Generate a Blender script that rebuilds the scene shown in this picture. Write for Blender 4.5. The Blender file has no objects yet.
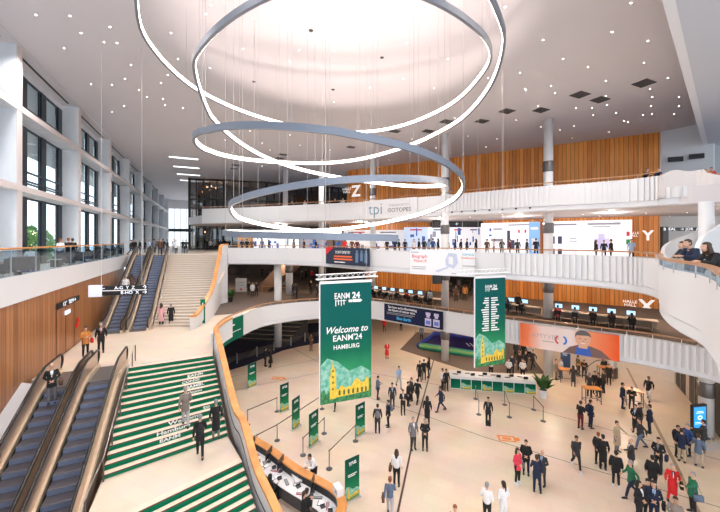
import bpy, bmesh, math, random
from mathutils import Vector, Matrix
random.seed(7)
S = bpy.context.scene
COL = S.collection
PI = math.pi
F = 330.0
# the camera stands at the origin of the plan, 12 m above the hall floor, looking along +Y
def P(x, y, z):
    "point at height z seen at pixel x,y"
    Y = F*(12-z)/(y-240.0)
    return Vector(((x-360)/F*Y, Y, z))
def Q(x, y, Y):
    return Vector(((x-360)/F*Y, Y, 12+(240-y)/F*Y))
def U(u, s, z=0):   # frame of the window wall, upper stairs and upper escalators
    return Vector((.908*u-.418*s, .418*u+.908*s, z))
def Lf(u, s, z=0):   # frame of the lower stairs and lower escalators
    return Vector((.9*u-.436*s, .436*u+.9*s, z))

# ---------------------------------------------------------------- materials
MATS = {}
def mat(name, col, rough=.6, metal=0., emit=0., spec=.5, alpha=None):
    if name in MATS: return MATS[name]
    m = bpy.data.materials.new(name); m.use_nodes = True
    b = m.node_tree.nodes['Principled BSDF']
    b.inputs['Base Color'].default_value = (*col, 1)
    b.inputs['Roughness'].default_value = rough
    b.inputs['Metallic'].default_value = metal
    b.inputs['Specular IOR Level'].default_value = spec
    if emit:
        b.inputs['Emission Color'].default_value = (*col, 1)
        b.inputs['Emission Strength'].default_value = emit
    MATS[name] = m
    return m
def noisy(name, c1, c2, scale, rough=.6, sc=(1,1,1), metal=0., detail=3, bump=0., rot=0):
    m = mat(name, c1, rough, metal); nt = m.node_tree; N = nt.nodes; L = nt.links
    b = N['Principled BSDF']
    tc = N.new('ShaderNodeTexCoord'); mp = N.new('ShaderNodeMapping')
    mp.inputs['Scale'].default_value = sc; mp.inputs['Rotation'].default_value = (0,0,rot)
    no = N.new('ShaderNodeTexNoise'); no.inputs['Scale'].default_value = scale; no.inputs['Detail'].default_value = detail
    cr = N.new('ShaderNodeValToRGB')
    cr.color_ramp.elements[0].position = .35; cr.color_ramp.elements[1].position = .65
    cr.color_ramp.elements[0].color = (*c1,1); cr.color_ramp.elements[1].color = (*c2,1)
    L.new(tc.outputs['Object'], mp.inputs['Vector']); L.new(mp.outputs[0], no.inputs['Vector'])
    L.new(no.outputs['Fac'], cr.inputs['Fac']); L.new(cr.outputs['Color'], b.inputs['Base Color'])
    if bump:
        bp = N.new('ShaderNodeBump'); bp.inputs['Strength'].default_value = bump
        L.new(no.outputs['Fac'], bp.inputs['Height']); L.new(bp.outputs[0], b.inputs['Normal'])
    return m
def wood(name, c1, c2, rough=.35, plank=2.2):
    "upright wooden lamellas: narrow boards of different tone with a grain"
    m = mat(name, c1, rough); nt = m.node_tree; N = nt.nodes; L = nt.links; b = N['Principled BSDF']
    tc = N.new('ShaderNodeTexCoord'); sp = N.new('ShaderNodeSeparateXYZ')
    L.new(tc.outputs['Object'], sp.inputs[0])
    mul = N.new('ShaderNodeMath'); mul.operation = 'MULTIPLY'; mul.inputs[1].default_value = plank
    fl = N.new('ShaderNodeMath'); fl.operation = 'FLOOR'
    L.new(sp.outputs['X'], mul.inputs[0]); L.new(mul.outputs[0], fl.inputs[0])
    wn = N.new('ShaderNodeTexWhiteNoise'); wn.noise_dimensions = '1D'; L.new(fl.outputs[0], wn.inputs['W'])
    mp = N.new('ShaderNodeMapping'); mp.inputs['Scale'].default_value = (9,9,.35)
    no = N.new('ShaderNodeTexNoise'); no.inputs['Scale'].default_value = 1.3; no.inputs['Detail'].default_value = 4
    L.new(tc.outputs['Object'], mp.inputs['Vector']); L.new(mp.outputs[0], no.inputs['Vector'])
    ad = N.new('ShaderNodeMath'); ad.operation = 'ADD'
    hf = N.new('ShaderNodeMath'); hf.operation = 'MULTIPLY'; hf.inputs[1].default_value = .45
    L.new(wn.outputs['Value'], hf.inputs[0]); L.new(hf.outputs[0], ad.inputs[0]); L.new(no.outputs['Fac'], ad.inputs[1])
    cr = N.new('ShaderNodeValToRGB'); e = cr.color_ramp.elements
    e[0].position = .38; e[1].position = .98; e[0].color = (*c1,1); e[1].color = (*c2,1)
    L.new(ad.outputs[0], cr.inputs['Fac']); 
    fr = N.new('ShaderNodeMath'); fr.operation = 'FRACT'; L.new(mul.outputs[0], fr.inputs[0])
    gt = N.new('ShaderNodeMath'); gt.operation = 'GREATER_THAN'; gt.inputs[1].default_value = .1; L.new(fr.outputs[0], gt.inputs[0])
    mx = N.new('ShaderNodeMix'); mx.data_type = 'RGBA'
    mx.inputs['A'].default_value = (c1[0]*.35, c1[1]*.35, c1[2]*.35, 1)
    L.new(gt.outputs[0], mx.inputs['Factor']); L.new(cr.outputs['Color'], mx.inputs['B'])
    L.new(mx.outputs['Result'], b.inputs['Base Color'])
    return m
def gradient(name, stops, h, rough=.5, noise=.25, axis='Z', scale=1.2, emit=0):
    "printed picture: colour runs along the height of the print"
    m = mat(name, stops[0][1], rough, 0, 0, .15); nt = m.node_tree; N = nt.nodes; L = nt.links; b = N['Principled BSDF']
    tc = N.new('ShaderNodeTexCoord'); sp = N.new('ShaderNodeSeparateXYZ'); L.new(tc.outputs['Object'], sp.inputs[0])
    dv = N.new('ShaderNodeMath'); dv.operation = 'DIVIDE'; dv.inputs[1].default_value = h; L.new(sp.outputs[axis], dv.inputs[0])
    no = N.new('ShaderNodeTexNoise'); no.inputs['Scale'].default_value = scale; no.inputs['Detail'].default_value = 4
    L.new(tc.outputs['Object'], no.inputs['Vector'])
    sb = N.new('ShaderNodeMath'); sb.operation = 'MULTIPLY_ADD'; sb.inputs[1].default_value = noise; sb.inputs[2].default_value = -noise/2
    L.new(no.outputs['Fac'], sb.inputs[0])
    ad = N.new('ShaderNodeMath'); ad.operation = 'ADD'; L.new(dv.outputs[0], ad.inputs[0]); L.new(sb.outputs[0], ad.inputs[1])
    cr = N.new('ShaderNodeValToRGB'); e = cr.color_ramp.elements
    while len(e) < len(stops): e.new(.5)
    for i, (p, c) in enumerate(stops): e[i].position = p; e[i].color = (*c,1)
    L.new(ad.outputs[0], cr.inputs['Fac']); L.new(cr.outputs['Color'], b.inputs['Base Color'])
    if emit:
        L.new(cr.outputs['Color'], b.inputs['Emission Color']); b.inputs['Emission Strength'].default_value = emit
    return m
def glassy(name, tint, fac=.12):
    m = bpy.data.materials.new(name); m.use_nodes = True; nt = m.node_tree; N = nt.nodes; L = nt.links
    N.clear(); o = N.new('ShaderNodeOutputMaterial'); t = N.new('ShaderNodeBsdfTransparent'); g = N.new('ShaderNodeBsdfGlossy')
    t.inputs['Color'].default_value = (*tint,1); g.inputs['Roughness'].default_value = .05
    g.inputs['Color'].default_value = (.8,.88,.95,1)
    mx = N.new('ShaderNodeMixShader'); mx.inputs[0].default_value = fac
    L.new(t.outputs[0], mx.inputs[1]); L.new(g.outputs[0], mx.inputs[2]); L.new(mx.outputs[0], o.inputs['Surface'])
    MATS[name] = m
    return m

WHITE = mat('white_paint', (.70,.70,.72), .55)
WHITE2 = mat('white_satin', (.78,.78,.80), .4)
LIP = mat('white_lip', (.68,.69,.73), .5)
BLACK = mat('black', (.012,.012,.014), .45)
DARK = mat('dark_grey', (.05,.05,.055), .5)
CHAR = mat('charcoal', (.09,.09,.1), .6)
GREY = mat('grey', (.32,.33,.35), .5)
STEEL = mat('steel', (.62,.6,.58), .28, .9)
STEELB = mat('brushed_steel_warm', (.60,.47,.38), .33, .85)
ALU = mat('aluminium', (.7,.7,.72), .35, .7)
RUBBER = mat('rubber', (.01,.01,.01), .35)
CONC = noisy('pale_concrete', (.62,.66,.72), (.70,.73,.78), 1.6, .7, (1,1,.3))
CONCP = mat('concrete_edge', (.64,.58,.58), .7)
HALLWOOD = wood('golden_wood_lamellas', (.50,.145,.022), (.86,.34,.065), .38, 2.6)
SIDEWOOD = wood('oak_wall_boards', (.26,.10,.035), (.46,.20,.075), .35, 3.2)
RAILWOOD = noisy('beech_handrail', (.55,.22,.055), (.70,.31,.09), 2, .35)
RAILDARK = noisy('oak_rail', (.36,.17,.07), (.45,.22,.1), 2, .4)
GREENR = mat('green_riser_print', (.003,.17,.08), .6, 0, 0, .15)
NAVY = noisy('navy_carpet', (.006,.008,.03), (.012,.014,.05), 30, .95)
BROWNC = noisy('taupe_carpet', (.13,.10,.085), (.17,.13,.11), 8, .95)
GLASS = glassy('clear_glass', (.93,.96,.97), .10)
GLASSB = glassy('blue_glass', (.72,.82,.88), .22)
DGLASS = glassy('smoked_glass', (.50,.47,.45), .12)
FRAME = mat('window_frame', (.012,.022,.035), .35, .2)
EMW = mat('lit_white', (1,.93,.86), .5, 0, 14)
EMRING = mat('ring_led', (1,.86,.72), .5, 0, 9)
SPOTEM = mat('downlight_led', (1,.95,.88), .5, 0, 12)

# stone floors
def stone(name, c1, c2, c3, rot, w=1.2, h=.6):
    m = mat(name, c1, .35); nt = m.node_tree; N = nt.nodes; L = nt.links; b = N['Principled BSDF']
    tc = N.new('ShaderNodeTexCoord'); mp = N.new('ShaderNodeMapping'); mp.inputs['Rotation'].default_value = (0,0,rot)
    br = N.new('ShaderNodeTexBrick'); br.inputs['Scale'].default_value = 1
    br.inputs['Brick Width'].default_value = w; br.inputs['Row Height'].default_value = h
    br.inputs['Mortar Size'].default_value = .006
    br.inputs['Color1'].default_value = (*c1,1); br.inputs['Color2'].default_value = (*c2,1); br.inputs['Mortar'].default_value = (*c3,1)
    L.new(tc.outputs['Object'], mp.inputs[0]); L.new(mp.outputs[0], br.inputs['Vector'])
    no = N.new('ShaderNodeTexNoise'); no.inputs['Scale'].default_value = .5; no.inputs['Detail'].default_value = 5
    L.new(tc.outputs['Object'], no.inputs['Vector'])
    mx = N.new('ShaderNodeMix'); mx.data_type = 'RGBA'; mx.blend_type = 'MULTIPLY'; mx.inputs['Factor'].default_value = .25
    L.new(br.outputs['Color'], mx.inputs['A']); L.new(no.outputs['Color'], mx.inputs['B'])
    L.new(mx.outputs['Result'], b.inputs['Base Color'])
    b.inputs['Specular IOR Level'].default_value = .35
    return m
STONE = stone('limestone_floor', (.77,.62,.49), (.80,.66,.53), (.70,.55,.43), .42)
STONEL = stone('limestone_landing', (.80,.66,.54), (.83,.70,.58), (.74,.6,.48), .42)
STEPST = noisy('limestone_steps', (.76,.62,.50), (.80,.67,.55), 3, .4)
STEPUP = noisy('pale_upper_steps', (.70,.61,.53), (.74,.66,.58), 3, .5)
SEAM = mat('dark_seam', (.05,.03,.02), .4)
NOSE = mat('stair_nosing', (.10,.03,.02), .5)

# ---------------------------------------------------------------- mesh helper
class MB:
    def __init__(s): s.v = []; s.f = []; s.m = []
    def add(s, vs, fs, mi=0):
        o = len(s.v); s.v += [tuple(v) for v in vs]
        s.f += [tuple(o+i for i in f) for f in fs]; s.m += [mi]*len(fs); return s
    def box(s, c, d, rz=0, mi=0, rx=0):
        c = Vector(c); R = Matrix.Rotation(rz,3,'Z') @ Matrix.Rotation(rx,3,'X'); vs = []
        for x in (-.5,.5):
            for y in (-.5,.5):
                for z in (-.5,.5): vs.append(c + R @ Vector((x*d[0], y*d[1], z*d[2])))
        return s.add(vs, [(0,1,3,2),(4,6,7,5),(0,4,5,1),(2,3,7,6),(0,2,6,4),(1,5,7,3)], mi)
    def quad(s, a, b, c, d, mi=0): return s.add([a,b,c,d], [(0,1,2,3)], mi)
    def prism(s, poly, z0, z1, mi=0, mside=None):
        n = len(poly)
        vs = [(p[0],p[1],z0) for p in poly]+[(p[0],p[1],z1) for p in poly]
        s.add(vs, [tuple(range(n-1,-1,-1)), tuple(range(n,2*n))], mi)
        o = len(s.v)-2*n
        for i in range(n):
            j = (i+1)%n; s.f.append((o+i,o+j,o+n+j,o+n+i)); s.m.append(mi if mside is None else mside)
        return s
    def plate(s, poly, y0, y1, mi=0):
        "flat outline in local x,z with thickness along y"
        n = len(poly); vs = [(p[0],y0,p[1]) for p in poly]+[(p[0],y1,p[1]) for p in poly]
        fs = [tuple(range(n)), tuple(range(2*n-1,n-1,-1))]+[(i,n+i,n+(i+1)%n,(i+1)%n) for i in range(n)]
        return s.add(vs, fs, mi)
    def tube(s, pts, r, n=8, mi=0, caps=True):
        pts = [Vector(p) for p in pts]; rs = r if isinstance(r,(list,tuple)) else [r]*len(pts)
        o = len(s.v); prev = None
        for i, p in enumerate(pts):
            t = (pts[min(i+1,len(pts)-1)]-pts[max(i-1,0)])
            if t.length < 1e-7: t = Vector((0,0,1))
            t.normalize()
            if prev is None: a = t.orthogonal().normalized()
            else:
                a = prev - t*prev.dot(t)
                a = a.normalized() if a.length > 1e-6 else t.orthogonal().normalized()
            prev = a; b = t.cross(a)
            for k in range(n):
                w = 2*PI*k/n; s.v.append(tuple(p + (a*math.cos(w)+b*math.sin(w))*rs[i]))
        for i in range(len(pts)-1):
            for k in range(n):
                k2 = (k+1)%n; s.f.append((o+i*n+k, o+i*n+k2, o+(i+1)*n+k2, o+(i+1)*n+k)); s.m.append(mi)
        if caps:
            s.f.append(tuple(o+k for k in range(n-1,-1,-1))); s.m.append(mi)
            e = o+(len(pts)-1)*n; s.f.append(tuple(e+k for k in range(n))); s.m.append(mi)
        return s
    def sweep(s, path, prof, mi=0, closed=False, up=None, caps=True, mis=None):
        "prof: (lateral, vertical) points; path: 3D points; lateral = to the right of travel, in plan"
        path = [Vector(p) for p in path]; n = len(prof); o = len(s.v); N = len(path)
        for i, p in enumerate(path):
            a = path[i-1] if (i or closed) else path[0]; b = path[(i+1)%N] if (i < N-1 or closed) else path[-1]
            t = b-a; t.z = 0; t.normalize(); r = Vector((t.y,-t.x,0))
            for q in prof: s.v.append(tuple(p + r*q[0] + Vector((0,0,q[1]))))
        M = N if closed else N-1
        for i in range(M):
            j = (i+1)%N
            for k in range(n):
                k2 = (k+1)%n
                s.f.append((o+i*n+k, o+j*n+k, o+j*n+k2, o+i*n+k2)); s.m.append(mis[k] if mis else mi)
        if caps and not closed:
            s.f.append(tuple(o+k for k in range(n))); s.m.append(mi)
            e = o+(N-1)*n; s.f.append(tuple(e+k for k in range(n-1,-1,-1))); s.m.append(mi)
        return s
    def lathe(s, prof, c=(0,0,0), n=16, mi=0):
        o = len(s.v); c = Vector(c)
        for r, z in prof:
            for k in range(n): s.v.append((c.x+r*math.cos(2*PI*k/n), c.y+r*math.sin(2*PI*k/n), c.z+z))
        for i in range(len(prof)-1):
            for k in range(n):
                k2 = (k+1)%n; s.f.append((o+i*n+k,o+i*n+k2,o+(i+1)*n+k2,o+(i+1)*n+k)); s.m.append(mi)
        s.f.append(tuple(o+k for k in range(n-1,-1,-1))); s.m.append(mi)
        e = o+(len(prof)-1)*n; s.f.append(tuple(e+k for k in range(n))); s.m.append(mi)
        return s
    def ball(s, c, r, n=10, m=6, mi=0):
        c = Vector(c); rr = r if isinstance(r,(tuple,list)) else (r,r,r); o = len(s.v)
        s.v.append((c.x,c.y,c.z-rr[2]))
        for i in range(1,m):
            a = -PI/2+PI*i/m
            for k in range(n):
                w = 2*PI*k/n; s.v.append((c.x+rr[0]*math.cos(a)*math.cos(w), c.y+rr[1]*math.cos(a)*math.sin(w), c.z+rr[2]*math.sin(a)))
        s.v.append((c.x,c.y,c.z+rr[2])); t = len(s.v)-1
        for k in range(n):
            k2 = (k+1)%n
            s.f.append((o,o+1+k2,o+1+k)); s.m.append(mi)
            for i in range(m-2): s.f.append((o+1+i*n+k,o+1+i*n+k2,o+1+(i+1)*n+k2,o+1+(i+1)*n+k)); s.m.append(mi)
            s.f.append((t,o+1+(m-2)*n+k,o+1+(m-2)*n+k2)); s.m.append(mi)
        return s
    def mesh(s, name, mats, smooth=False):
        me = bpy.data.meshes.new(name); me.from_pydata(s.v, [], s.f)
        for m in (mats if isinstance(mats,(list,tuple)) else [mats]): me.materials.append(m)
        for p, mi in zip(me.polygons, s.m):
            p.material_index = mi; p.use_smooth = smooth
        me.validate(); me.update()
        bm = bmesh.new(); bm.from_mesh(me); bmesh.ops.recalc_face_normals(bm, faces=bm.faces); bm.to_mesh(me); bm.free()
        return me
    def obj(s, name, mats, parent=None, smooth=False, loc=None, rz=0):
        o = bpy.data.objects.new(name, s.mesh(name, mats, smooth)); COL.objects.link(o)
        if parent: o.parent = parent
        if loc is not None: o.location = loc
        if rz: o.rotation_euler = (0,0,rz)
        return o
def tag(o, label=None, cat=None, group=None, kind=None):
    if label: o['label'] = label
    if cat: o['category'] = cat
    if group: o['group'] = group
    if kind: o['kind'] = kind
    return o
def thing(name, label, cat, loc=(0,0,0), rz=0, group=None):
    o = bpy.data.objects.new(name, None); COL.objects.link(o); o.empty_display_size = .3
    o.location = loc; o.rotation_euler = (0,0,rz); return tag(o, label, cat, group)
def dup(root, loc=None, rz=None, label=None, group=None):
    r = root.copy(); COL.objects.link(r)
    if loc is not None: r.location = loc
    if rz is not None: r.rotation_euler = (0,0,rz)
    if label: r['label'] = label
    if group: r['group'] = group
    for ch in list(root.children):
        c = ch.copy(); COL.objects.link(c); c.parent = r
        for g in list(ch.children):
            d = g.copy(); COL.objects.link(d); d.parent = c
    return r
def struct(o): o['kind'] = 'structure'; return o
TXT = {}
def text(body, size, m, parent, loc, rz=0, align='CENTER', sx=1., flat=False, name='lettering', shear=0, bold=0, spacing=1.0):
    "letters standing upright, readable from -Y of the parent"
    cu = bpy.data.curves.new('letters','FONT'); cu.body = body; cu.size = size; cu.align_x = align; cu.align_y = 'CENTER'
    cu.extrude = .004; cu.shear = shear; cu.offset = bold; cu.resolution_u = 2; cu.space_character = spacing
    t = bpy.data.objects.new('tmp', cu); COL.objects.link(t)
    dg = bpy.context.evaluated_depsgraph_get(); me = bpy.data.meshes.new_from_object(t.evaluated_get(dg)); 
    bpy.data.objects.remove(t); bpy.data.curves.remove(cu)
    me.materials.clear(); me.materials.append(m)
    R = Matrix.Identity(4) if flat else Matrix.Rotation(PI/2,4,'X')
    me.transform(R @ Matrix.Diagonal((sx,1,1,1)))
    o = bpy.data.objects.new(name, me); COL.objects.link(o); o.parent = parent; o.location = loc; o.rotation_euler = (0,0,rz)
    return o

def catmull(pts, step):
    pts = [Vector(p) for p in pts]; out = []
    for i in range(len(pts)-1):
        a = pts[max(i-1,0)]; b = pts[i]; c = pts[i+1]; d = pts[min(i+2,len(pts)-1)]
        n = max(1, int(round((c-b).length/step)))
        for k in range(n):
            t = k/n
            out.append(.5*((2*b)+(c-a)*t+(2*a-5*b+4*c-d)*t*t+(3*b-a-3*c+d)*t**3))
    out.append(pts[-1]); return out
def inset(path, d):
    out = []
    for i, p in enumerate(path):
        a = path[max(i-1,0)]; c = path[min(i+1,len(path)-1)]; t = (c-a).normalized(); out.append(p-Vector((t.y,-t.x,0))*d)
    return out
def azhit(path, px, near=True):
    "where the sight line of column px meets a plan path"
    k = (px-360)/F; best = None
    for i in range(len(path)-1):
        a, b = path[i], path[i+1]; fa = a.x-k*a.y; fb = b.x-k*b.y
        if fa*fb <= 0 and fa != fb:
            t = fa/(fa-fb); p = a.lerp(b,t)
            if p.y > 0 and (best is None or (p.y < best.y) == near): best = p
    return best
# ================================================================= plan curves
def V2(l): return [Vector((x,y,0)) for x,y in l]
RIM1 = V2([(-9.3,21.0),(-9.7,22.7),(-9.8,24.5),(-9.4,26.5),(-8.6,29.3),(-6.5,31.2),(-3.5,32.4),(-1,32.7),(1.2,32.2),(4.5,29.8),(7.1,27.7),(9.1,26.1),(10.9,24.8),(13.2,23.3),(15.6,21.6),(17.5,20.2),(19,18.4),(19.9,16.2)])
RIM2 = V2([(-14.3,35.75),(-11,35.6),(-7.7,34.7),(-3.2,32.1),(1.1,27.9),(4.0,25.5),(8.1,23.2),(9.9,21.6),(12.9,18.5),(13.7,16.2),(12.6,13.9),(10.6,11.7),(9.2,9.8),(8.4,8.2),(7.4,6.9),(6.45,5.9),(6.1,5.3),(6.0,4.4)])
RIM3 = V2([(-22.6,47.2),(-16.6,45.6),(-8,42),(.7,38.3),(6,34.6),(11.1,30.6),(15,27.5),(19.4,24.6),(20.7,22.9)])
C1 = catmull(RIM1,.16); C2 = catmull(RIM2,.16); C3 = catmull(RIM3,.18)
Z1, Z2, Z3, ZC = 5.2, 10.35, 15.55, 22.6

# ================================================================= structure: floors and ceilings
b = MB(); b.prism([(-34,2),(46,2),(46,75),(-34,75)], -.3, 0)
fl = [((417,421),(397,516)),((437,348),(417,421)),((430,417.5),(484,437)),((484,437),(722,508)),((340,388),(430,417.5)),((225,378),(320,358.5)),((230,391),(318,373)),((293,348),(330,369)),((627,368),(681,475)),((680,474),(722,560)),
      ((500,400),(720,460)),((416,330),(411,346)),((360,371),(445,386))]
for k, (p, q) in enumerate(fl):
    w = .085 if k in (8,9) else .05 if k in (0,1) else .022
    a = P(*p,0); c = P(*q,0); t = (c-a).normalized(); n = Vector((-t.y,t.x,0))*w; z = Vector((0,0,.004))
    b.quad(a-n+z, c-n+z, c+n+z, a+n+z, 2 if k in (8,9) else 1)
struct(b.obj('floor', [STONE, SEAM, mat('tan_joint',(.36,.25,.16),.4)]))

D1 = [U(-7.8,21.2), Lf(-6.5,21.1), Lf(-3.6,21.5), Lf(-3.3,21.6), P(212.5,354.2,5.2)] + inset(C1,.15)[6::3] + [inset(C1,.15)[-1]] + [Vector((32,13,0)),Vector((46,30,0)),Vector((40,52,0)),Vector((8,85,0)),Vector((-38,78,0)),U(-7.8,60)]
b = MB(); b.prism(D1, 4.35, 5.2, 0, 1); struct(b.obj('floor_first_gallery', [STONEL, WHITE]))
b = MB(); b.prism([U(-3.5,32.5),U(2.2,32.5),Vector((-10.6,33,0)),Vector((-6,34.6,0)),Vector((0,35.6,0)),Vector((4,33.5,0)),Vector((8,31,0)),Vector((12.5,28,0)),Vector((17,25,0)),Vector((21,21,0)),Vector((31,26,0)),Vector((40,52,0)),Vector((8,84,0)),Vector((-36,77,0))], 5.205, 5.215)
struct(b.obj('floor_first_gallery_carpet', BROWNC))
b = MB()
b.prism([U(-11.6,-3),U(-7.75,-3),U(-7.75,41.8),U(-11.6,41.8)], 9.4, Z2, 0, 1)
b.prism([U(-11.6,41.8),U(1.4,41.8),U(1.4,104),U(-11.6,104)], 9.4, Z2, 0, 1)
D2 = inset(C2,.19)[::2]+[inset(C2,.19)[-1], Vector((12,-1,0)), Vector((46,-2,0)), Vector((46,50,0)),Vector((8,86,0)),U(1.41,104),U(1.41,40.0)]
b.prism(D2, 9.45, Z2, 0, 1)
struct(b.obj('floor_second_gallery', [STONEL, WHITE]))
b = MB(); b.prism(inset(C3,.19)[::2]+[inset(C3,.19)[-1],Vector((21.8,21.6,0)),Vector((24,19.5,0)),Vector((46,14,0)),Vector((46,50,0)),Vector((8,86,0)),Vector((-34,76,0)),Vector((-27,52,0))], 14.4, Z3, 0)
struct(b.obj('floor_third_gallery', mat('grey_white_soffit',(.62,.58,.60),.6)))
CEIL = noisy('hall_ceiling', (.64,.62,.66), (.65,.63,.67), .6, .75)
b = MB(); b.prism([U(-11.8,-6),U(-11.8,105),Vector((60,105,0)),Vector((60,-6,0))], ZC, ZC+.4)
g0 = U(-9.2,-4); g1 = U(-9.2,100)
struct(b.obj('ceiling', CEIL))
# recessed slots of light linen along the window wall, one per bay
# lowered ceiling at the right, with its paler edge band
b = MB(); e0 = P(662,0,20.6)*1; 
E0 = Vector((9.6,10.6,0)); E1 = Vector((34.2,32.6,0)); 
ex = [Vector(((662-360)/F*(8.6*F/240),8.6*F/240,0)), Vector(((707-360)/F*(8.6*F/80),8.6*F/80,0))]
dd = (ex[1]-ex[0]); A = ex[0]-dd*.3; B = ex[1]+dd*.02
b.prism([A, B, Vector((60,B.y,0)), Vector((60,A.y-4,0))], 20.6, ZC-.002)
n_ = (B-A).normalized(); n_ = Vector((n_.y,-n_.x,0))*.32
b.quad(A+Vector((0,0,20.59)), B+Vector((0,0,20.59)), B+n_+Vector((0,0,20.59)), A+n_+Vector((0,0,20.59)), 1)
struct(b.obj('ceiling_lowered', [mat('blue_white_soffit',(.50,.54,.62),.6), mat('soffit_edge',(.72,.74,.80),.6)]))

# ================================================================= structure: window wall on the left
af = 9.44; aw = 10.5
FT = [-4.39+9.37*k for k in range(0,12)]       # centres of the fins along the wall
b = MB()
def ubox(b, u0,u1,s0,s1,z0,z1, mi=0, mside=None): b.prism([U(u0,s0),U(u1,s0),U(u1,s1),U(u0,s1)], z0, z1, mi, mside)
for t in FT: ubox(b, -aw-.1, -af, t+.32, t+.88, Z2, ZC, 0)
b2 = MB()
for z0,z1 in ((14.7,15.05),(19.1,19.45)): ubox(b, -aw-.3, -af+.02, -4, 104, z0, z1, 0)
for z0,z1 in ((14.7,15.05),(19.1,19.45)): ubox(b, -af+.02, -af+.05, -4, 104, z0, z1, 1)
for t in FT: ubox(b, -af, -af+.03, t+.32, t+.88, Z2, ZC, 1)
ubox(b, -aw-.3, -aw+.05, -4, 104, 22.2, ZC, 0)
struct(b.obj('wall_left', [CONC, CONCP]))
n = 0
for i in range(len(FT)-1):
    s0 = FT[i]+.88; s1 = FT[i+1]+.32
    for r,(z0,z1) in enumerate(((Z2,14.7),(15.05,19.1),(19.45,22.2))):
        n += 1
        fr = MB()
        ubox(fr,-aw-.08,-aw+.02,s0,s1,z0,z0+.1); ubox(fr,-aw-.08,-aw+.02,s0,s1,z1-.12,z1)
        w = s1-s0
        for c0,c1 in ((0,.06),(.29,.375),(.60,.685),(.92,1.0)): ubox(fr,-aw-.08,-aw+.06,s0+w*c0,s0+w*c1,z0,z1)
        for c0,c1 in ((.265,.275),(.575,.585),(.895,.905)): ubox(fr,-aw-.06,-aw+.02,s0+w*c0,s0+w*c1,z0,z1)
        if r: 
            for q in ((.30,.12),(.16,.0)) if r==1 else ((.3,.1),): 
                for qq in q: 
                    if qq: ubox(fr,-aw-.05,-aw+.10,s0,s1,z0+(z1-z0)*qq,z0+(z1-z0)*qq+.08)
        o = struct(fr.obj('window_%d'%n, FRAME))
        g = MB(); ubox(g,-aw-.04,-aw-.03,s0,s1,z0+.1,z1-.1); g.obj('pane', GLASS, o)
        if r:
            for c0,c1 in ((.06,.29),(.375,.60),(.685,.92)):
                bl = MB(); ubox(bl,-aw-.16,-aw-.14,s0+w*c0,s0+w*c1,z1-(z1-z0)*(.42 if r==1 else .6),z1-.1); bl.obj('blind', mat('grey_blind',(.66,.74,.78),.8), o)
# white band and oak wall beneath the window gallery
b = MB(); ubox(b,-7.95,-7.72,-3,41.8,9.2,Z2+.05); struct(b.obj('trim_1', WHITE))
bm_ = MB(); bm_.box((0,0,0),(45,.2,9.3))
o = struct(bm_.obj('wall_left_lower', SIDEWOOD, loc=U(-7.95,18.5,4.65), rz=math.atan2(.908,-.418)))
# far end of the passage
b = MB(); b.prism([U(-11.6,100),U(2,100),U(2,100.3),U(-11.6,100.3)], Z2, ZC)
struct(b.obj('wall_far', WHITE))
b = MB(); ubox(b,-9.5,-1,99.8,99.9,Z2+.1,14.2); ubox(b,-9.5,-1,99.8,99.9,15,20.2)
o = struct(b.obj('window_90', mat('bright_far_glazing',(.85,.93,1),.4,0,1.3)))
b = MB(); ubox(b,-9.5,-1,99.5,99.7,14.2,15); 
for k in range(7): ubox(b,-9.5+k*1.4,-9.4+k*1.4,99.5,99.7,Z2,20.2)
b.obj('window_frame', FRAME, o)
# ================================================================= wooden and dark walls at the back of the galleries
WA = Vector((-2,50.5,0)); WB = Vector((29.5,32.4,0)); wd = (WB-WA).normalized(); wl = (WB-WA).length; wrz = math.atan2(wd.y,wd.x)
def wallpart(name, m, x0, x1, z0, z1, th=.3):
    q = MB(); q.box(((x0+x1)/2, th/2, (z0+z1)/2), (x1-x0, th, z1-z0))
    return struct(q.obj(name, m, loc=WA, rz=wrz))
def wx(px):
    p = azhit([WA-wd*30, WB+wd*10], px); return (p-WA).dot(wd)
wallpart('wall_back_upper', HALLWOOD, 0, wl, Z3, ZC)
wallpart('wall_back_middle', HALLWOOD, wx(483), wl, Z2, 14.4)
wallpart('wall_back_middle_left', HALLWOOD, wx(330), wx(430), Z2, 14.4)
wallpart('wall_back_lower', HALLWOOD, wx(500), wl, 5.2, 9.4)
wallpart('wall_back_lower_left', HALLWOOD, wx(366), wx(441), 5.2, 9.4)
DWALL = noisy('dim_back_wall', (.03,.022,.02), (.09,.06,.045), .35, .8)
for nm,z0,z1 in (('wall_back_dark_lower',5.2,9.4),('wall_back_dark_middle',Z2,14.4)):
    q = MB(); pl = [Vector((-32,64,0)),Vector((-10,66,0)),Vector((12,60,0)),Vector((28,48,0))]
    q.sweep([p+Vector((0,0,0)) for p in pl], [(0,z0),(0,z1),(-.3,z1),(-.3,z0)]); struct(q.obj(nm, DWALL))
q = MB(); q.sweep([Vector((-30,44,0)),Vector((-18,50,0)),Vector((0,52,0)),Vector((10,56,0)),Vector((30,50,0))], [(0,0),(0,4.3),(-.3,4.3),(-.3,0)]); struct(q.obj('wall_back_ground', mat('dim_blue_wall',(.05,.05,.09),.8)))
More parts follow.
